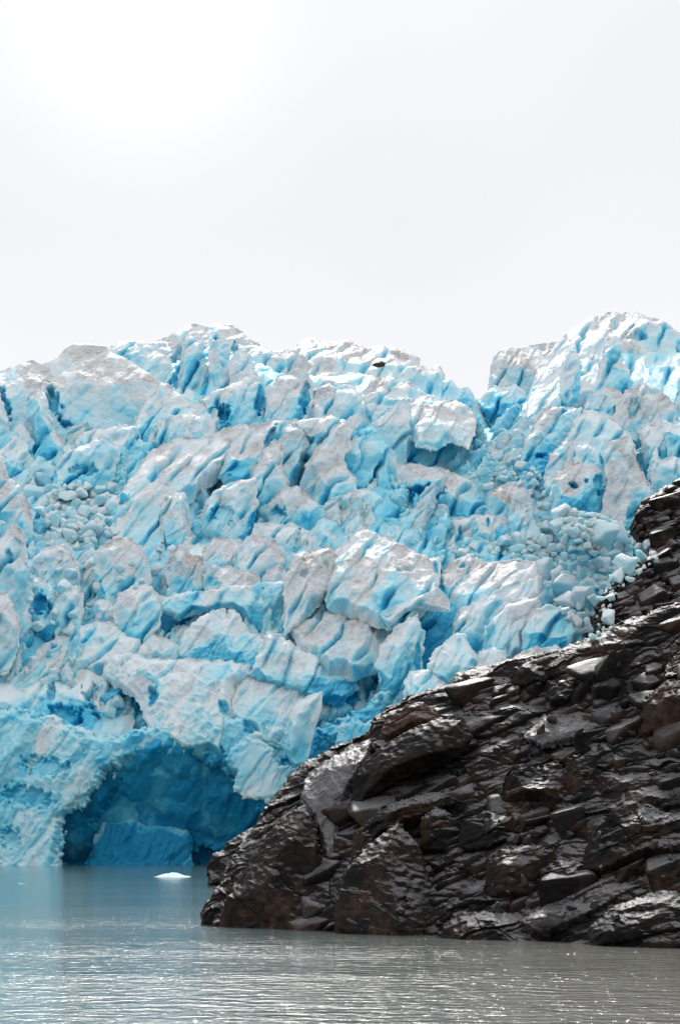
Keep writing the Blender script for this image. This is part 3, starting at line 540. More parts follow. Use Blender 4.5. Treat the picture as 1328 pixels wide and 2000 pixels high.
ice('ice_wall', 'rippled cyan ice wall arching over the blue hollow', 'ice wall', [(312, 1165), (400, 1152), (520, 1140), (580, 1128), (582, 1200), (560, 1262), (520, 1262), (498, 1235), (470, 1196), (430, 1184), (384, 1196), (350, 1210), (318, 1200)], Y=492, lean=.15, thick=3, S=6, A=.5, blue=.5, dust=.02, dimple=.6, group=GS)
ice('ice_block', 'domed pale serac notched at the top under the cyan arch', 'ice block', [(345, 1262), (362, 1232), (384, 1208), (424, 1192), (438, 1190), (442, 1206), (450, 1192), (468, 1200), (488, 1232), (524, 1252), (520, 1300), (450, 1305), (380, 1300)], Y=479, lean=.35, thick=4, S=6, A=.6, blue=.26, dust=.12, dimple=.6, group=GS)
# --- the great grey slab and its neighbours
ice('ice_slab', 'great dirty grey slab with round hollows, lowest part of the central mass', 'ice slab', [(550, 1212), (556, 1182), (578, 1160), (604, 1148), (640, 1142), (690, 1152), (742, 1172), (796, 1185), (790, 1222), (762, 1247), (748, 1275), (690, 1296), (640, 1288), (590, 1255)], Y=474, lean=1.15, thick=5, S=6, A=.6, blue=.0, dust=.75, dimple=.5, ang=25, stretch=1.6, rough=4,
    dents=[(610, 1205, 30, 16, -10, 2.0, .15)], group=GS)
ice('ice_slab', 'dirty grey shoulder left of the central slab crest', 'ice slab', [(556, 1205), (558, 1122), (574, 1084), (612, 1074), (642, 1066), (660, 1096), (652, 1150), (612, 1172), (580, 1192)], Y=483, lean=.8, thick=5, S=4.5, A=.6, blue=.05, dust=.7, dimple=.4, ang=35, stretch=1.8, dents=[(596, 1130, 10, 9, 0, 1.4, .15), (636, 1104, 8, 7, 0, 1.2, .25)], group=GS)
ice('ice_ridge', 'long grey white ridge climbing right above the great slab', 'ice ridge', [(636, 1165), (648, 1092), (682, 1046), (710, 1030), (732, 1040), (762, 1056), (800, 1072), (836, 1090), (852, 1120), (862, 1152), (832, 1166), (800, 1195), (740, 1192), (690, 1176)], Y=480, lean=1.2, thick=5, S=5, A=.7, blue=.04, dust=.55, dimple=.3, ang=28, stretch=2.0, dents=[(790, 1125, 24, 10, -20, 1.6, .35)], group=GS)
ice('ice_block', 'white crested ridge lying across the upper right of the great slab', 'ice block', [(700, 1110), (730, 1080), (770, 1070), (820, 1085), (858, 1092), (860, 1125), (835, 1150), (790, 1140), (740, 1130), (712, 1128)], Y=494, lean=1.0, thick=3.5, S=4.5, blue=.14, dust=.18, ang=15, stretch=2, group=GS, dents=[(850, 1120, 8, 22, 0, 2, .7)])
ice('ice_ridge', 'low dusty peak behind the great grey slab', 'ice ridge', [(660, 1075), (690, 1048), (706, 1028), (722, 1040), (760, 1070), (755, 1095), (700, 1105), (668, 1095)], Y=505, lean=.8, thick=3, blue=.05, dust=.5, group=GS)
ice('ice_ridge', 'dusty hummock with blue pit left of the arched slab', 'ice ridge', [(850, 1155), (865, 1118), (884, 1098), (912, 1084), (944, 1090), (950, 1115), (910, 1140), (878, 1165)], Y=498, lean=.9, thick=3.5, blue=.06, dust=.5, dents=[(901, 1112, 7, 6, 0, 1.6, .7)], group=GS)
ice('ice_slab', 'arched grey topped slab with curving layers near the rock', 'ice slab', [(872, 1205), (880, 1160), (910, 1125), (950, 1098), (1014, 1092), (1046, 1098), (1056, 1125), (1054, 1160), (1010, 1180), (950, 1205), (925, 1240), (900, 1260), (882, 1235)], Y=480, lean=.9, w=-.1, thick=7, S=7, A=.5, blue=.10, dust=.5, ang=22, stretch=4, rough=2.5, group=GS)
ice('ice_slab', 'pale blue pleated slab hanging under the arched slab', 'ice slab', [(884, 1225), (900, 1190), (950, 1165), (1010, 1140), (1050, 1128), (1052, 1165), (1010, 1190), (985, 1215), (960, 1260), (920, 1275), (896, 1260)], Y=470, lean=.5, w=-.1, thick=4, S=6, A=.6, blue=.26, dust=.08, ang=60, stretch=2.4, group=GS)
ice('ice_slab', 'dusty striped wedge below the pleated slab', 'ice slab', [(938, 1262), (952, 1222), (968, 1192), (1014, 1170), (1054, 1165), (1052, 1196), (1026, 1228), (1020, 1258), (984, 1284), (950, 1282)], Y=464, lean=.5, thick=4, S=5, A=.6, blue=.14, dust=.32, ang=50, stretch=3, group=GS)
ice('ice_fan', 'fan shaped clear turquoise block with dusty rim touching the rock', 'ice fan', [(1018, 1262), (1024, 1225), (1042, 1200), (1066, 1185), (1094, 1185), (1114, 1206), (1130, 1240), (1136, 1280), (1094, 1296), (1050, 1290)], Y=460, lean=.25, thick=4, S=6, A=.45, blue=.48, dust=.12, ang=70, stretch=2.4, group=GS)
ice('ice_block', 'brownish white hump of ice on top of the rock ridge', 'ice block', [(980, 1322), (992, 1300), (1016, 1276), (1046, 1262), (1070, 1268), (1074, 1295), (1040, 1325), (1000, 1335)], Y=446, lean=.4, thick=4, blue=.02, dust=.5, group=GS)
ice('ice_block', 'lumpy clean white block between the hump and the dark rock', 'ice block', [(1060, 1290), (1068, 1266), (1090, 1260), (1106, 1280), (1104, 1300), (1076, 1305)], Y=443, lean=.4, thick=3, S=3, blue=.1, dust=.05, group=GS)
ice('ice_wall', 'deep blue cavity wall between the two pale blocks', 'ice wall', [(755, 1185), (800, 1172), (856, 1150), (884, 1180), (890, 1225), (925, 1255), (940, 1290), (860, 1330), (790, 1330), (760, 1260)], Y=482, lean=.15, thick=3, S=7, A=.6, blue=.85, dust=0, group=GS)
ice('ice_slab', 'thin grey roof slab over the deep blue cavity', 'ice slab', [(742, 1205), (768, 1185), (800, 1172), (856, 1148), (876, 1170), (880, 1195), (850, 1195), (815, 1188), (790, 1198), (760, 1225)], Y=472, lean=.6, thick=3, blue=.25, dust=.42, rough=2, group=GS, ext=0)
ice('serac', 'bright white serac with blue right flank below the great slab', 'serac', [(732, 1295), (744, 1258), (780, 1220), (814, 1200), (826, 1235), (824, 1290), (815, 1325), (790, 1345), (752, 1330)], Y=463, lean=.3, w=.2, thick=5, S=5, A=.8, blue=.20, dust=.06, dents=[(815, 1280, 9, 36, 0, 2.5, .5)], group=GS)
ice('ice_block', 'pointed clean white block perched over the rock ridge', 'ice block', [(832, 1292), (850, 1270), (892, 1238), (906, 1240), (916, 1262), (940, 1288), (928, 1312), (884, 1322), (850, 1308)], Y=450, lean=.35, thick=4.5, S=5, A=.8, blue=.12, dust=.0, group=GS)
ice('ice_block', 'squat white block right of the pointed clean block', 'ice block', [(926, 1305), (938, 1276), (966, 1266), (986, 1276), (992, 1302), (960, 1326), (936, 1325)], Y=447, lean=.35, thick=3, S=3, blue=.14, dust=.02, group=GS)
ice('ice_block', 'ragged white apron of ice lying on the rock ridge', 'ice block', [(788, 1330), (800, 1312), (834, 1308), (880, 1300), (926, 1304), (934, 1326), (894, 1345), (864, 1362), (814, 1365), (792, 1352)], Y=446, lean=.6, thick=3, S=3.4, blue=.22, dust=.02, group=GS)
ice('ice_wall', 'jagged pale wall under the great slab running to the left', 'ice wall', [(488, 1315), (508, 1270), (524, 1236), (556, 1248), (594, 1270), (650, 1292), (690, 1305), (700, 1350), (660, 1380), (600, 1370), (530, 1345)], Y=468, lean=.4, w=.2, thick=4, S=5, A=.7, blue=.26, dust=.15, group=GS, dimple=.4)
ice('ice_slab', 'pinkish grey tilted slab above the dark blue front', 'ice slab', [(444, 1392), (456, 1350), (472, 1318), (502, 1306), (550, 1304), (602, 1318), (610, 1340), (582, 1380), (560, 1430), (520, 1425), (490, 1402)], Y=461, lean=.9, thick=4, S=6, A=.45, blue=.03, dust=.5, dimple=.5, rough=3, group=GS)
ice('ice_finger', 'smooth rounded finger of turquoise ice beside the blue wall', 'ice finger', [(556, 1440), (566, 1400), (582, 1370), (604, 1358), (630, 1350), (628, 1385), (616, 1420), (600, 1455), (572, 1465)], Y=450, lean=.2, thick=3, S=6, A=.3, blue=.30, dust=0, rough=1.5, power=2, group=GS)
ice('ice_ridge', 'snowy white crest with honeycombed grey face in the lower left', 'ice ridge', [(200, 1320), (214, 1284), (250, 1272), (284, 1290), (322, 1288), (352, 1284), (402, 1290), (450, 1294), (488, 1302), (494, 1325), (462, 1345), (455, 1400), (430, 1440), (360, 1440), (300, 1420), (270, 1370)], Y=462, lean=.8, thick=5, S=6, A=.8, blue=.08, dust=.16, dimple=1.0, dents=[(300, 1365, 12, 18, 10, 2.5, .7), (440, 1395, 12, 14, 0, 2, .6)], group=GS)
ice('ice_ridge', 'white streaked ridge rising from the left edge to the snowy boulder', 'ice ridge', [(-60, 1305), (40, 1290), (90, 1255), (140, 1238), (190, 1215), (230, 1215), (290, 1235), (350, 1258), (352, 1290), (250, 1300), (190, 1320), (120, 1330), (60, 1360), (-60, 1380)], Y=475, lean=.9, thick=5, S=5, A=.9, blue=.14, dust=.15, ang=20, stretch=1.8, group=GS)
ice('ice_ridge', 'broad pale blue shoulder above the waterline cliff at the left', 'ice ridge', [(-60, 1320), (20, 1300), (90, 1292), (150, 1300), (205, 1322), (252, 1350), (262, 1400), (255, 1460), (150, 1470), (-60, 1460)], Y=465, lean=.8, thick=5, S=7, A=.9, blue=.18, dust=0, dents=[(105, 1350, 10, 40, 0, 2, .3), (205, 1370, 38, 40, 0, 4.5, .45), (130, 1405, 40, 20, 20, 2, .3)], group=GS)
# --- ice front at the water
ice('ice_cliff', 'waterline ice cliff arched over the deep blue cave', 'ice cliff',
    [(-330, 1420), (-60, 1392), (30, 1382), (90, 1400), (150, 1425), (220, 1436), (300, 1420), (380, 1412), (450, 1396), (520, 1404), (580, 1432), (640, 1420), (700, 1392), (760, 1345), (820, 1340), (900, 1340), (1150, 1380), (1150, 1720), (640, 1720), (556, 1720), (548, 1650), (520, 1590), (478, 1545), (428, 1500), (372, 1478), (335, 1490), (290, 1480), (240, 1492), (212, 1520), (188, 1532), (164, 1576), (128, 1596), (120, 1650), (115, 1720), (-330, 1720)],
    Y=456, lean=.22, thick=3.5, S=6.5, A=.62, fine=1.5, blue=.22, dust=0, rough=14, step=1.8, edge=2.0, back=9, dimple=.3, power=1.3, chis=0,
    dents=[(500, 1640, 60, 120, 20, .5, .42), (620, 1500, 70, 90, 20, .8, .42), (420, 1480, 26, 40, -30, .8, .35), (720, 1410, 50, 60, 0, .8, .40), (560, 1560, 90, 60, 0, .5, .35), (495, 1420, 26, 22, 0, 1.6, .4), (60, 1560, 60, 26, 10, 1.0, .25), (95, 1500, 50, 24, 10, 1.2, .25), (25, 1640, 26, 26, 0, 1, .2), (240, 1432, 12, 9, 0, 1.5, .2)])
ice('ice_crust', 'ragged white crust clinging to the blue cliff right of the cave', 'ice crust', [(448, 1468), (480, 1450), (504, 1436), (520, 1455), (542, 1486), (582, 1504), (556, 1516), (566, 1532), (536, 1562), (500, 1556), (460, 1546), (466, 1510), (446, 1490)], Y=452.5, lean=.22, thick=.9, S=3, A=.4, blue=.16, dust=.05, rough=16, chis=0, group=GS)
ice('ice_crust', 'white crust patches low on the blue wall near the rock', 'ice crust', [(655, 1450), (668, 1422), (688, 1406), (706, 1412), (730, 1408), (740, 1424), (716, 1446), (690, 1462)], Y=451, lean=.22, thick=.9, S=3, A=.4, blue=.28, dust=0, rough=9, chis=0, group=GS)
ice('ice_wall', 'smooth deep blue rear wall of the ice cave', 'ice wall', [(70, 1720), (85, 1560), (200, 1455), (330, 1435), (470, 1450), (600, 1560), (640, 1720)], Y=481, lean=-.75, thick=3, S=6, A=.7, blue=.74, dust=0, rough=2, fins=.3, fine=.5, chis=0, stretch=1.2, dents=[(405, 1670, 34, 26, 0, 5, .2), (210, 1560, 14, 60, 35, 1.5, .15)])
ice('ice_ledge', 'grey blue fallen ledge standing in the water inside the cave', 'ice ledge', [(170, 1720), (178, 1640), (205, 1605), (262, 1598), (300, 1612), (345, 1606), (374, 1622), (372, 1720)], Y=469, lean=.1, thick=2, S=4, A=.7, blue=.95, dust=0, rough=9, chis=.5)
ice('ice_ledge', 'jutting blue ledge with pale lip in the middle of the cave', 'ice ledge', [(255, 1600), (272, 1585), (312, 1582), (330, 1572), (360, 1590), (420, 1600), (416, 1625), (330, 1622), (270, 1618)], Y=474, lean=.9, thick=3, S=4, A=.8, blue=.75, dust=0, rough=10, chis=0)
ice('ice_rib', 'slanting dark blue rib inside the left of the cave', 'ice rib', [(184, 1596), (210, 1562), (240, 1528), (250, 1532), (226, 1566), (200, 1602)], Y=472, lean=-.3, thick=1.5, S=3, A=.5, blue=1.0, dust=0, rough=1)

# ------------------------------------------------------------------ rocks
KX, KY, KYB, KL, KW = 400, 1803, 138.3, 1.35, -1.15
def rock_plane(px, py, off=0.0):
    X, Y, Z = plane_pts(px, py, KX, KY, KYB, KL, KW); return X, Y + off, Z
near_poly = [(398, 1806), (406, 1788), (420, 1768), (437, 1742), (450, 1712), (470, 1680), (490, 1645), (520, 1605), (560, 1548), (600, 1505), (640, 1480), (700, 1452), (735, 1438), (745, 1415), (770, 1390), (800, 1372), (845, 1352), (885, 1345), (905, 1322), (940, 1308), (1000, 1298), (1045, 1285), (1110, 1275), (1180, 1245), (1250, 1215), (1328, 1190), (1600, 1110), (1600, 2000), (1328, 1930), (1100, 1900), (900, 1880), (650, 1860), (500, 1850), (400, 1835)]
def block_template(seed, sub):
    import bmesh
    bm = bmesh.new(); bmesh.ops.create_icosphere(bm, subdivisions=sub, radius=1); bm.verts.ensure_lookup_table(); bm.faces.ensure_lookup_table()
    V = np.array([v_.co[:] for v_ in bm.verts]); Fc = np.array([[v_.index for v_ in f_.verts] for f_ in bm.faces]); bm.free()
    rng = np.random.default_rng(seed); r = np.full(len(V), 1.6)
    pls = [(np.array(n_) + rng.normal(size=3) * .17, rng.uniform(.55, .8)) for n_ in ((1, 0, 0), (-1, 0, 0), (0, 1, 0), (0, -1, 0), (0, 0, 1), (0, 0, -1))]
    pls += [(rng.normal(size=3), rng.uniform(.7, .95)) for _ in range(5)]
    for n_, d_ in pls:
        n_ = n_ / np.linalg.norm(n_); c = V @ n_; r = np.where(c > .05, np.minimum(r, d_ / np.maximum(c, .05)), r)
    r = r + .035 * fbm(V[:, 0] * 2 + V[:, 2], V[:, 1] * 2 - V[:, 2], seed, 3)
    return V * r[:, None], Fc
TB = {4: [block_template(900 + i, 4) for i in range(12)], 3: [block_template(930 + i, 3) for i in range(14)], 2: [block_template(960 + i, 2) for i in range(12)]}
def rock_blocks(poly, place, levels, seed, dirs, up, inner):
    """angular bedrock blocks that make up a slope: their vertices, triangles and tints"""
    rng = np.random.default_rng(seed); P = np.array(poly, float); lo, hi = P.min(0), P.max(0); VV = []; FF = []; RU = []; PA = []; off = 0
    for sub, n, a_, b_ in levels:
        qx = rng.uniform(lo[0], hi[0], n * 3); qy = rng.uniform(lo[1], hi[1], n * 3); d, _, _ = poly_sd(qx, qy, poly)
        X, Y, Z = place(qx, qy); ok = 0
        for i in range(n * 3):
            L_ = rng.uniform(a_, b_)
            if ok >= n or d[i] < inner * L_ * F / Y[i]: continue
            ok += 1
            ex = np.array(dirs) + rng.normal(size=3) * .10; ex /= np.linalg.norm(ex)
            ez = np.array(up) + rng.normal(size=3) * .12; ez -= ex * (ez @ ex); ez /= np.linalg.norm(ez); ey = np.cross(ez, ex)
            T_, Fc = TB[sub][rng.integers(len(TB[sub]))]
            sx, sy, sz = L_ * rng.uniform(.8, 1.6), L_ * rng.uniform(.8, 1.2), L_ * rng.uniform(.55, 1.0)
            R_ = np.stack([ex * sx, ey * sy, ez * sz])
            VV.append(T_ @ R_ + np.array([X[i], Y[i], Z[i]]) + np.array([0, -.12, .0]) * L_); FF.append(Fc + off); off += len(T_)
            RU.append(np.full(len(T_), .5 * max(rng.random() - .72, 0) * 3)); PA.append(np.full(len(T_), .25 * max(rng.random() - .6, 0)))
    return np.concatenate(VV), np.concatenate(FF), np.concatenate(RU), np.concatenate(PA)
def rock_terrain(name, label, me, V2, F2, ru, pa):
    n = len(me.vertices); co = np.empty(n * 3, np.float32); me.vertices.foreach_get('co', co); co = co.reshape(-1, 3)
    nl = len(me.loops); li = np.empty(nl, np.int32); me.loops.foreach_get('vertex_index', li); q = li.reshape(-1, 4)
    tri = np.concatenate([q[:, [0, 1, 2]], q[:, [0, 2, 3]]]); at = {}
    for an_, ex_ in (('pale', pa), ('rust', ru)):
        b_ = np.empty(n, np.float32); me.attributes[an_].data.foreach_get('value', b_); at[an_] = np.concatenate([b_, ex_])
    link(name, make_mesh(name, np.concatenate([co, V2]), np.concatenate([tri, F2 + n]), at, ROCK), label, kind='structure')
me = build_body('slope_base', near_poly, lambda a, b: rock_plane(a, b, 3.1), rock_relief(S=3.0, A=.6, ang=24), ROCK, step=1.6, thick=2.2, back=12, edge=1.2, rough=4, rsc=22, push=(-.5, -1, .45), seed=901)
rock_terrain('rock_slope', 'dark wet ice polished rock slope rising from the water', me,
    *rock_blocks(near_poly, lambda a, b: rock_plane(a, b, .35), [(4, 60, 1.0, 1.8), (3, 1500, .38, .85), (3, 1900, .16, .38)], 21, (1, -.05, .42), (-.10, -.34, 1), .45))
vis_poly = [(1080, 1330), (1165, 1255), (1168, 1205), (1180, 1166), (1206, 1128), (1240, 1098), (1276, 1072), (1252, 1046), (1236, 1016), (1256, 984), (1290, 958), (1328, 938), (1500, 900), (1500, 1330)]
far_poly = [(1020, 1720), (1060, 1400), (1165, 1255), (1168, 1205), (1180, 1166), (1206, 1128), (1240, 1098), (1276, 1072), (1252, 1046), (1236, 1016), (1256, 984), (1290, 958), (1328, 938), (1650, 860), (1650, 1720)]
HP = lambda a, b: plane_pts(a, b, 1150, 1300, 430, 1.3, -.35)
me = build_body('hillside_base', far_poly, lambda a, b: plane_pts(a, b, 1150, 1300, 433.5, 1.3, -.35), rock_relief(S=9, A=.6, ang=30, stretch=1.8), ROCK, step=1.8, thick=3, back=20, edge=3, rough=7, rsc=24, push=(-.3, -1, .2), seed=950)
rock_terrain('rock_hillside', 'black rock hillside beyond the slope at the right edge', me,
    *rock_blocks(vis_poly, HP, [(4, 40, 2.2, 4.0), (3, 420, 1.0, 2.2), (2, 1500, .5, 1.1)], 23, (1, -.1, .5), (-.1, -.5, 1), .3))
GK = 'rock masses of the shore'
def rock(name, label, poly, off=-.3, lean=.45, w=None, thick=1.5, S=None, A=.22, ang=24, stretch=2, pale=0, rust=0, rough=4, Y=None, step=1.35, edge=None, cat='rock', tilt=.6, lift=0):
    P = np.array(poly, float); cx = P[:, 0].mean(); by = P[:, 1].max(); size = (P.max(0) - P.min(0)).min()
    if Y is None: _, yb, _ = rock_plane(cx, by - size * .25); Y = yb + off
    sz = size * Y / F
    w_ = KW * .6 if w is None else w
    me = build_body(name, poly, lambda a, b: plane_pts(a, b, cx, by - size * .25, Y, lean, w_), rock_relief(S or max(sz * .7, .9), A, ang, stretch, pale, rust, tilt=tilt), ROCK, step=step, thick=thick, back=thick * 1.5 + 1, edge=edge or thick * .8, rough=rough, rsc=12, push=(w_ * .5, -1, .3), power=1.3, chis=.85)
    o = link(name, me, label, cat, GK); return o
rock('rock_outcrop', 'low black rock behind the tip of the shore', [(406, 1735), (405, 1692), (415, 1668), (437, 1660), (446, 1644), (482, 1622), (540, 1590), (560, 1740)], Y=259, lean=.6, w=0, thick=2.0, S=4, rough=2, cat='rock outcrop')
rock('rock_buttress', 'grey brown buttress with flat faces at the left end of the shore', [(424, 1840), (432, 1780), (462, 1722), (500, 1662), (540, 1610), (580, 1580), (604, 1592), (622, 1640), (628, 1700), (645, 1760), (655, 1840)], lean=.55, thick=1.8, S=3.4, A=.25, ang=-50, stretch=2.2, rust=.12, cat='rock buttress')
rock('rock_slab', 'pale polished slab in the gully right of the buttress', [(596, 1520), (625, 1492), (665, 1472), (728, 1444), (722, 1490), (690, 1545), (668, 1600), (662, 1680), (650, 1720), (636, 1680), (616, 1600), (588, 1560)], lean=1.0, thick=.7, S=2.5, A=.35, ang=75, stretch=3, pale=.55, cat='rock slab')
rock('boulder', 'large smooth dark boulder face below the brown rock', [(684, 1600), (688, 1540), (702, 1500), (742, 1460), (792, 1430), (850, 1404), (900, 1408), (924, 1440), (906, 1470), (852, 1500), (776, 1524), (724, 1556), (700, 1600)], off=-1.2, lean=.35, thick=1.6, S=7, A=.14, rust=.04, rough=1.5, cat='boulder', tilt=.1)
rock('boulder', 'rusty brown boulder on the ridge beside the blue ice', [(742, 1440), (752, 1408), (772, 1390), (796, 1374), (828, 1372), (852, 1390), (872, 1408), (806, 1430), (760, 1452)], off=-1.2, lean=.35, thick=1.0, S=2, A=.4, rust=.75, cat='boulder')
rock('rock_ledge', 'long dark ledge with bright upper edge under the smooth boulder', [(682, 1690), (694, 1625), (750, 1575), (826, 1550), (884, 1542), (904, 1568), (866, 1598), (800, 1612), (744, 1640), (708, 1690)], lean=.45, thick=1.3, S=3, A=.45, cat='rock ledge')
rock('boulder', 'dark hooded block in the middle of the left slope', [(818, 1660), (822, 1598), (848, 1576), (880, 1588), (900, 1625), (896, 1668), (850, 1676)], lean=.35, thick=1.1, A=.35, cat='boulder')
rock('rock_buttress', 'broad fractured black buttress standing in the water', [(655, 1860), (652, 1770), (672, 1702), (716, 1652), (776, 1606), (816, 1650), (832, 1706), (856, 1760), (890, 1860)], lean=.6, thick=1.5, S=3, A=.25, ang=-35, rust=.05, cat='rock buttress')
rock('boulder', 'shadowed angular block on the upper middle slope', [(982, 1560), (986, 1516), (1012, 1494), (1050, 1500), (1088, 1488), (1120, 1526), (1134, 1562), (1104, 1584), (1060, 1574)], lean=.35, thick=1.3, S=3, A=.35, cat='boulder')
rock('boulder', 'rounded block leaning right of the shadowed angular block', [(1098, 1548), (1102, 1500), (1118, 1474), (1156, 1476), (1178, 1520), (1172, 1560), (1130, 1566)], lean=.35, thick=1.2, A=.35, cat='boulder')
rock('boulder', 'dark wedge in the centre of the slope', [(896, 1650), (902, 1604), (948, 1584), (1000, 1596), (1010, 1640), (970, 1670), (914, 1666)], lean=.4, thick=1.0, A=.4, cat='boulder')
rock('boulder', 'broad flat fronted block with brown streaks on the lower slope', [(946, 1760), (948, 1684), (980, 1660), (1040, 1650), (1084, 1662), (1082, 1720), (1050, 1764)], lean=.35, thick=1.3, S=3, A=.3, rust=.15, cat='boulder')
rock('boulder', 'black cubic block right of the streaked one', [(1048, 1762), (1054, 1700), (1092, 1678), (1142, 1686), (1154, 1724), (1136, 1758), (1080, 1772)], lean=.35, thick=1.1, A=.3, cat='boulder')
rock('rock_buttress', 'large dark bulge at the right edge below the middle', [(1130, 1700), (1150, 1640), (1196, 1582), (1256, 1566), (1300, 1588), (1420, 1570), (1420, 1690), (1280, 1680), (1180, 1710)], lean=.45, thick=1.5, S=3.4, A=.4, cat='rock buttress')
rock('boulder', 'reddish brown block high on the right edge', [(1244, 1440), (1252, 1370), (1300, 1330), (1420, 1320), (1420, 1420), (1300, 1446)], lean=.35, thick=1.3, S=3, A=.35, rust=.4, cat='boulder')
rock('boulder', 'small dark block above the reddish one at the right edge', [(1290, 1345), (1302, 1298), (1330, 1268), (1420, 1260), (1420, 1340)], lean=.4, thick=1.1, A=.4, rust=.1, cat='boulder')
rock('boulder', 'low dark hump on the ridge crest under the white ice hump', [(1000, 1335), (1004, 1306), (1030, 1294), (1062, 1300), (1080, 1320), (1070, 1340), (1030, 1346)], lean=.5, thick=.9, A=.4, cat='boulder')
rock('boulder', 'rounded black knob at the foot of the turquoise fan', [(1086, 1300), (1094, 1280), (1118, 1272), (1146, 1284), (1154, 1302), (1120, 1312)], lean=.5, thick=.8, A=.35, cat='boulder')
rock('boulder', 'blunt black block in the upper middle of the slope', [(1066, 1362), (1074, 1334), (1100, 1326), (1124, 1336), (1130, 1358), (1100, 1370)], lean=.5, thick=.8, A=.35, cat='boulder')
rock('boulder', 'dark lump with lit top above the gravel bowl', [(1064, 1360), (1080, 1340), (1120, 1330), (1126, 1350), (1112, 1375), (1078, 1378)], off=-1.2, lean=.5, thick=.8, A=.35, cat='boulder')
rock('rock_buttress', 'black waterside buttress in the lower right corner', [(1140, 1920), (1150, 1810), (1200, 1768), (1290, 1738), (1420, 1750), (1420, 1960)], lean=.6, thick=1.4, S=3, A=.5, cat='rock buttress')
rock('rock_ledge', 'stepped black ledge at the waterline in the middle of the shore', [(856, 1890), (862, 1810), (900, 1782), (970, 1778), (1040, 1796), (1090, 1830), (1110, 1900)], lean=.6, thick=1.3, S=2.6, A=.5, cat='rock ledge')
rock('rock_slab', 'sheen covered slanting slab right of the waterline ledge', [(1010, 1800), (1060, 1768), (1130, 1738), (1200, 1700), (1290, 1672), (1330, 1680), (1300, 1725), (1220, 1760), (1150, 1800), (1060, 1830)], off=-.3, lean=1.3, thick=.8, S=2.4, A=.4, pale=.15, cat='rock slab')
rock('rock_slab', 'pale grey polished slab on the upper right of the slope', [(1020, 1440), (1060, 1400), (1120, 1392), (1190, 1410), (1212, 1450), (1200, 1500), (1170, 1490), (1130, 1450), (1060, 1462)], off=-.3, lean=1.4, thick=.6, S=2.4, A=.35, pale=.4, cat='rock slab')

rock('boulder', 'small dark stone lying on the skyline ice ridge', [(727, 714), (733, 708), (745, 705), (752, 709), (751, 715), (738, 718)], Y=604, lean=.5, w=0, thick=.6, S=3, A=.3, rust=.9, rough=.4, step=1.0, cat='stone')

# ------------------------------------------------------------------ chunk meshes for loose ice and stones
def chunk_mesh(name, seed, mat, sub=4, cuts=9, soft=.0):
    import bmesh
    bm = bmesh.new(); bmesh.ops.create_icosphere(bm, subdivisions=sub, radius=1)
    bm.verts.ensure_lookup_table(); V = np.array([v_.co[:] for v_ in bm.verts])
    rng = np.random.default_rng(seed)
    r = np.full(len(V), 1.45)
    for _ in range(cuts):
        n = rng.normal(size=3); n /= np.linalg.norm(n); d_ = rng.uniform(.5, 1.0)
        c = V @ n; r = np.where(c > .05, np.minimum(r, d_ / np.maximum(c, .05)), r)
    r = r + .05 * fbm(V[:, 0] * 1.6 + V[:, 2], V[:, 1] * 1.6 - V[:, 2], seed, 4) + .03 * perlin(V[:, 0] * 7 + V[:, 2] * 5, V[:, 1] * 7, seed)
    V2 = V * r[:, None] * np.array([1, rng.uniform(.75, 1.0), rng.uniform(.65, .95)])
    for v_, c in zip(bm.verts, V2): v_.co = c
    me = bpy.data.meshes.new(name); bm.to_mesh(me); bm.free()
    me.polygons.foreach_set('use_smooth', np.ones(len(me.polygons), dtype=bool)); me.materials.append(mat)
    return me
ICEM = [chunk_mesh('ice_chunk', 100 + i, CHUNK, cuts=11 + i % 6) for i in range(9)]
STOM = [chunk_mesh('stone', 300 + i, ROCKL, sub=4, cuts=12) for i in range(6)]

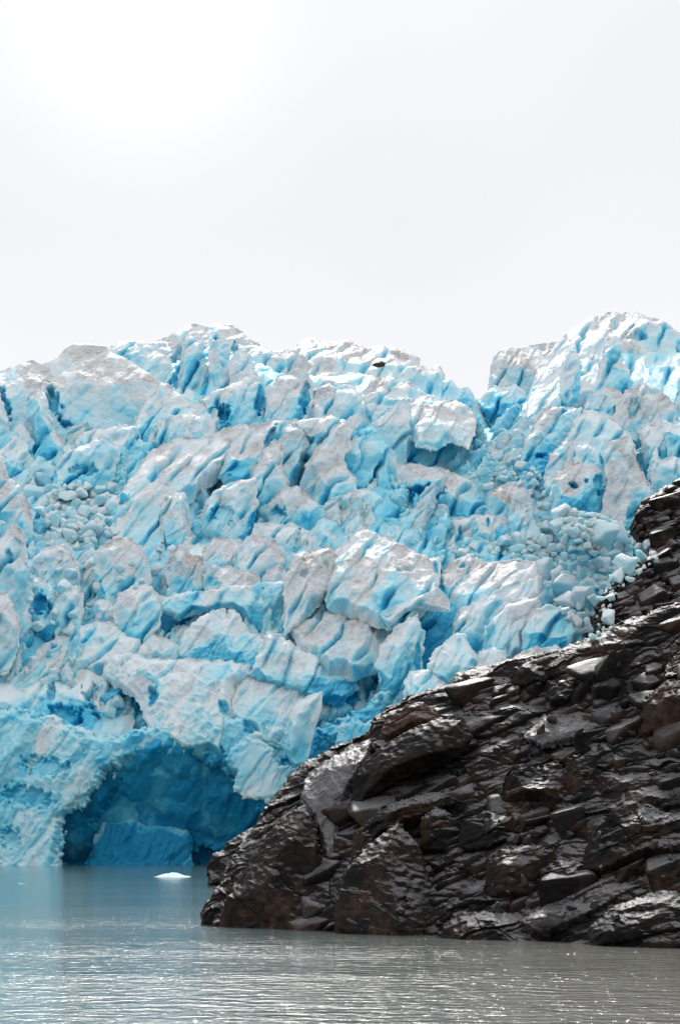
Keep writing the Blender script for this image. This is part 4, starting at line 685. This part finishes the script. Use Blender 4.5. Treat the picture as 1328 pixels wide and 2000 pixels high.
bpy.context.view_layer.update()
dg = bpy.context.evaluated_depsgraph_get()
CAMP = Vector((0, 0, CAMH))
def hit(px, py):
    d_ = Vector([float(q) for q in ray(px, py)]).normalized()
    ok, loc, nrm, idx, ob, _ = sc.ray_cast(dg, CAMP, d_)
    return (loc, nrm, ob) if ok else None
def inside(px, py, poly):
    return poly_sd(np.array([float(px)]), np.array([float(py)]), poly)[0][0] > 0
USED = set()
def scatter(poly, n, smin, smax, meshes, name, labels, cat, group, seed, sink=.25, minsep=.56, accept=None, expo=2.3):
    rng = random.Random(seed); P = np.array(poly, float); lo, hi = P.min(0), P.max(0); put = []; todo = []
    tries = 0
    while len(put) < n and tries < n * 120:
        tries += 1
        px, py = rng.uniform(lo[0], hi[0]), rng.uniform(lo[1], hi[1])
        if not inside(px, py, poly): continue
        sz = smin + (smax - smin) * rng.random() ** expo
        if any((px - a) ** 2 + (py - b) ** 2 < (minsep * (sz + c) * .5) ** 2 for a, b, c in put): continue
        h = hit(px, py)
        if h is None or (accept and h[2].name.split('.')[0] not in accept): continue
        put.append((px, py, sz)); todo.append((h[0], h[1], sz))
    for k, (loc, nrm, sz) in enumerate(todo):
        R = sz * .5 * loc.y / F
        me = meshes[rng.randrange(len(meshes))]
        li = 0 if sz > smin + .5 * (smax - smin) else (1 if sz > smin + .18 * (smax - smin) else 2)
        a, b, _ = put[k]; fx = (a - lo[0]) / (hi[0] - lo[0]); fy = (b - lo[1]) / (hi[1] - lo[1])
        wh = ('upper', 'middle', 'lower')[min(int(fy * 3), 2)] + (' left', ' centre', ' right')[min(int(fx * 3), 2)]
        lb = (labels[min(li, len(labels) - 1)].split(' in the ')[0].split(' against ')[0].split(' strewn')[0].split(' lodged')[0].split(' among')[0] + ' ' + near(a, b)) if name == 'ice_chunk' else labels[min(li, len(labels) - 1)] + ', ' + wh + ' part'
        if lb in USED: lb = lb + ', ' + wh if len(lb.split()) < 15 else lb
        USED.add(lb); o = link(name, me, lb, cat, group)
        s1 = R * 1.1
        o.scale = (s1 * rng.uniform(.85, 1.25), s1, s1 * rng.uniform(.85, 1.2))
        o.rotation_euler = (rng.uniform(-.5, .5), rng.uniform(-.5, .5), rng.uniform(0, 6.28))
        o.location = loc + Vector((0, -R * (1 - 2 * sink), R * .1))
def near(px, py):
    b = min(ITEMC, key=lambda t_: (t_[0] - px) ** 2 + (t_[1] - py) ** 2); dx, dy = px - b[0], py - b[1]
    return ('right of' if dx > 0 else 'left of') + ' the ' + b[2] if abs(dx) > abs(dy) else ('below' if dy > 0 else 'above') + ' the ' + b[2]
def region(px, py):
    r = 'lower' if py > 1330 else 'middle' if py > 1130 else 'upper middle' if py > 900 else 'upper'
    c = 'far left' if px < 200 else 'left' if px < 450 else 'centre' if px < 800 else 'right' if px < 1080 else 'far right'
    return r + ' ' + c
SHAPES = [('pointed', [(-20, 0), (-16, -20), (-8, -38), (2, -50), (8, -34), (16, -16), (20, 0)]), ('leaning', [(-22, 0), (-14, -18), (0, -34), (18, -46), (20, -30), (18, -12), (22, 0)]),
          ('blunt', [(-22, 0), (-20, -26), (-10, -34), (8, -32), (20, -24), (22, 0)]), ('twin peaked', [(-24, 0), (-18, -30), (-12, -38), (-4, -22), (6, -34), (14, -26), (22, 0)]),
          ('broad wedge shaped', [(-34, 0), (-26, -16), (-6, -28), (16, -26), (30, -14), (36, 0)]), ('thin bladed', [(-12, 0), (-12, -30), (-4, -52), (4, -40), (10, -20), (13, 0)]),
          ('hooked', [(-18, 0), (-20, -22), (-10, -40), (6, -46), (18, -40), (8, -28), (14, -10), (16, 0)]), ('slab like', [(-36, 0), (-34, -14), (-10, -22), (20, -24), (34, -12), (36, 0)]),
          ('stepped', [(-24, 0), (-24, -18), (-8, -20), (-6, -36), (12, -38), (22, -14), (24, 0)]), ('ragged', [(-26, 0), (-22, -22), (-12, -18), (-4, -40), (6, -26), (14, -30), (26, 0)])]
SHM = []
for q, (nm, pts) in enumerate(SHAPES):
    pl = [(664 + a * 1.0, 1200 + b * 1.0) for a, b in pts] + [(664 + pts[-1][0], 1210), (664 + pts[0][0], 1210)]
    X0, Y0, Z0 = world(664, 1200, 500.)
    me = build_body('serac_shard', pl, lambda a, b: plane_pts(a, b, 664, 1200, 500., .35, (q % 3 - 1) * .25), ice_relief([3, 2.4, 3.2][q % 3], .75, [.15, .38, .25, .45][q % 4], [.3, 0, .45, .1][(q * 3) % 4], [60, 80, 40][q % 3], 1.8), ICE, step=1.5, thick=2.6, back=3.5, edge=1.2, rough=3.5, rsc=10, seed=7000 + q * 31, power=1.25)
    c = np.empty(len(me.vertices) * 3, np.float32); me.vertices.foreach_get('co', c); c = c.reshape(-1, 3) - np.array([X0, Y0, Z0], np.float32); me.vertices.foreach_set('co', c.ravel()); me.update(); SHM.append(me)
rng = random.Random(44); put = []; todo = []
for _ in range(4000):
    if len(put) >= 150: break
    px, py = rng.uniform(-20, 1345), rng.uniform(800, 1440)
    if inside(px, py, [(60, 900), (235, 930), (220, 1050), (90, 1040)]) or any(abs(px - a) < 26 and abs(py - b) < 18 for a, b in put): continue
    h = hit(px, py)
    if h is None or h[2].name != 'glacier': continue
    put.append((px, py)); todo.append((px, py, h[0]))
for px, py, loc in todo:
    q = rng.randrange(len(SHM)); o = link('serac_shard', SHM[q], SHAPES[q][0] + ' ice shard ' + near(px, py), 'ice shard', 'ice shards between the seracs')
    k = rng.uniform(.55, 1.25) * loc.y / 500; o.scale = (k * .9, k, k * rng.uniform(1.0, 1.6)); o.rotation_euler = (rng.uniform(-.1, .1), rng.uniform(-.1, .45), rng.uniform(-.7, .7))
    o.location = loc + Vector((0, 1.0, -1.5))
bpy.context.view_layer.update(); dg = bpy.context.evaluated_depsgraph_get()
GC = 'ice chunks of the rubble field beside the dark rock'
scatter([(1085, 1000), (1190, 1010), (1235, 1050), (1262, 1078), (1215, 1125), (1175, 1165), (1150, 1215), (1160, 1250), (1120, 1230), (1060, 1150), (1050, 1100), (1030, 1050)], 135, 17, 66, ICEM, 'ice_chunk',
        ['big rounded pale ice chunk in the rubble slope against the dark rock', 'fist shaped pale ice chunk in the rubble slope against the dark rock', 'tiny ice chunk in the rubble slope against the dark rock'], 'ice chunk', GC, 1)
scatter([(960, 1060), (1060, 1050), (1080, 1110), (1050, 1100), (960, 1090), (880, 1085), (880, 1060)], 36, 10, 34, ICEM, 'ice_chunk',
        ['larger pale ice chunk strewn above the arched slab', 'small pale ice chunk strewn above the arched slab'], 'ice chunk', 'ice chunks above the arched slab', 2)
scatter([(960, 900), (1010, 890), (1060, 930), (1070, 990), (1040, 1000), (1000, 945), (940, 955), (900, 930)], 40, 9, 30, ICEM, 'ice_chunk',
        ['white ice chunk lodged in the pale gully below the skyline notch', 'little white ice crumb in the pale gully below the skyline notch'], 'ice chunk', 'ice chunks in the pale gully', 3)
scatter([(66, 910), (110, 950), (200, 950), (235, 960), (225, 1040), (180, 1060), (120, 1050), (80, 1010)], 72, 16, 50, ICEM, 'ice_chunk',
        ['large pale blue ice chunk in the rubble pocket at the left', 'mid sized pale blue ice chunk in the rubble pocket at the left', 'little pale blue ice chunk in the rubble pocket at the left'], 'ice chunk', 'ice chunks in the left rubble pocket', 4)
scatter([(1225, 1090), (1190, 1140), (1165, 1190), (1160, 1260), (1195, 1235), (1190, 1170), (1285, 1095), (1270, 1060)], 60, 8, 36, ICEM, 'ice_chunk',
        ['lone fallen ice chunk'], 'ice chunk', 'ice chunks fallen on the hillside', 5, minsep=.9)
scatter([(60, 1040), (180, 1060), (190, 1110), (320, 1060), (380, 1050), (330, 1130), (180, 1180), (150, 1240), (60, 1240)], 34, 12, 36, ICEM, 'ice_chunk',
        ['loose white ice chunk among the seracs of the middle left', 'tiny loose ice chunk among the seracs of the middle left'], 'ice chunk', 'ice chunks among the left seracs', 6, minsep=1.2)
scatter([(1160, 1160), (1120, 1200), (1150, 1260), (1180, 1240)], 14, 5, 16, STOM, 'stone', ['small dark stone in the dirty ice beside the hillside'], 'stone', 'dark stones at the ice margin', 7)
scatter([(900, 1345), (1110, 1290), (1328, 1220), (1328, 1800), (1000, 1800), (760, 1790), (900, 1520)], 70, 6, 26, STOM, 'stone',
        ['larger loose black stone resting on the wet rock slope', 'loose black stone resting on the wet rock slope', 'small loose black stone resting on the wet rock slope'], 'stone', 'loose stones on the rock slope', 8, sink=.35, minsep=1.3)

# ------------------------------------------------------------------ water
def water_material():
    m, t, p = new_mat('glacial_water'); geo = pos(t); P = geo.outputs['Position']
    n0 = noise(t, P, .02, 3)
    spx = N(t, 'ShaderNodeSeparateXYZ'); t.links.new(P, spx.inputs[0])
    plume = mapr(t, mth(t, 'MULTIPLY_ADD', n0, 14, spx.outputs[0]), -2, 16)          # brown silt washed off the rock shore
    c = mixc(t, plume, (.095, .165, .168), (.21, .21, .18)); t.links.new(c, p.inputs['Base Color'])
    p.inputs['Roughness'].default_value = .08; p.inputs['IOR'].default_value = 1.33; p.inputs['Specular IOR Level'].default_value = .42
    mp = N(t, 'ShaderNodeMapping'); mp.inputs['Scale'].default_value = (.8, 1.0, 1); t.links.new(P, mp.inputs[0])
    mp2 = N(t, 'ShaderNodeMapping'); mp2.inputs['Scale'].default_value = (.22, 1.0, 1); t.links.new(P, mp2.inputs[0])
    wind = mapr(t, noise(t, mp2.outputs[0], .045, 3), .36, .64, .6, 1.0)
    w1 = noise(t, mp.outputs[0], 1.1, 2, .5); w2 = noise(t, mp.outputs[0], 3.6, 3, .55); w3 = noise(t, mp.outputs[0], .28, 2, .5)
    h = mth(t, 'MULTIPLY_ADD', w1, .20, mth(t, 'MULTIPLY_ADD', w2, .09, mth(t, 'MULTIPLY', w3, .18)))
    sp = N(t, 'ShaderNodeSeparateXYZ'); t.links.new(P, sp.inputs[0]); lee = mapr(t, sp.outputs[1], 65, 200, 1.25, .34)   # calmer in the lee of the ice
    h = mth(t, 'MULTIPLY', mth(t, 'MULTIPLY', h, wind), lee)
    t.links.new(bump(t, h, 1.0, 1.1), p.inputs['Normal'])
    return m
xs = np.linspace(-3000, 3000, 41); ys = np.linspace(-200, 6000, 41); gx, gy = np.meshgrid(xs, ys)
co = np.stack([gx, gy, 0 * gx], -1).reshape(-1, 3); ii = np.arange(41 * 41).reshape(41, 41)
qd = np.stack([ii[:-1, :-1], ii[:-1, 1:], ii[1:, 1:], ii[1:, :-1]], -1).reshape(-1, 4)
link('water', make_mesh('water', co, qd, {}, water_material(), False), 'rippled grey green glacial lake', kind='structure')

# floating ice
def floe(name, label, px, py, wpx, hpx, seed, dust):
    Yw = CAMH * F / (py - HOR); x, _, _ = world(px, py, Yw); R = wpx * .5 * Yw / F; H = hpx * Yw / F
    a, r_ = np.meshgrid(np.linspace(0, 2 * np.pi, 73)[:-1], np.linspace(0, 1, 26))
    rad = R * (1 + .16 * perlin(np.cos(a) * 1.6 + 5, np.sin(a) * 1.6, seed))
    X = x + np.cos(a) * r_ * rad; Yy = Yw + np.sin(a) * r_ * rad * .7
    fm, _ = facetmax(X / (R * .5), Yy / (R * .5), seed); prof = (1 - r_ ** 1.6)
    Z = H * prof * (.75 + .6 * fm) - .12 + .05 * fbm(X * 2, Yy * 2, seed)
    n_, m_ = X.shape; co = np.stack([X, Yy, Z], -1).reshape(-1, 3); bot = co.copy(); bot[:, 2] = -.12 - 1.2 * (1 - r_.ravel() ** 2) * H
    ii = np.arange(n_ * m_).reshape(n_, m_); jj = np.roll(ii, -1, 1)
    q1 = np.stack([ii[:-1], ii[1:], jj[1:], jj[:-1]], -1).reshape(-1, 4); q2 = q1[:, ::-1] + n_ * m_
    co = np.concatenate([co, bot]); at = {'fresh': np.full(len(co), .3), 'dust': np.full(len(co), dust)}
    link(name, make_mesh(name, co, np.concatenate([q1, q2]), at, ICE), label, 'ice floe', 'ice floating on the lake')
floe('ice_floe', 'low white ice floe floating in front of the cave', 338, 1711, 84, 8, 5, 0.0)
floe('ice_floe', 'flat brownish sliver of ice floating near the left edge', 46, 1724, 50, 2.5, 9, .8)
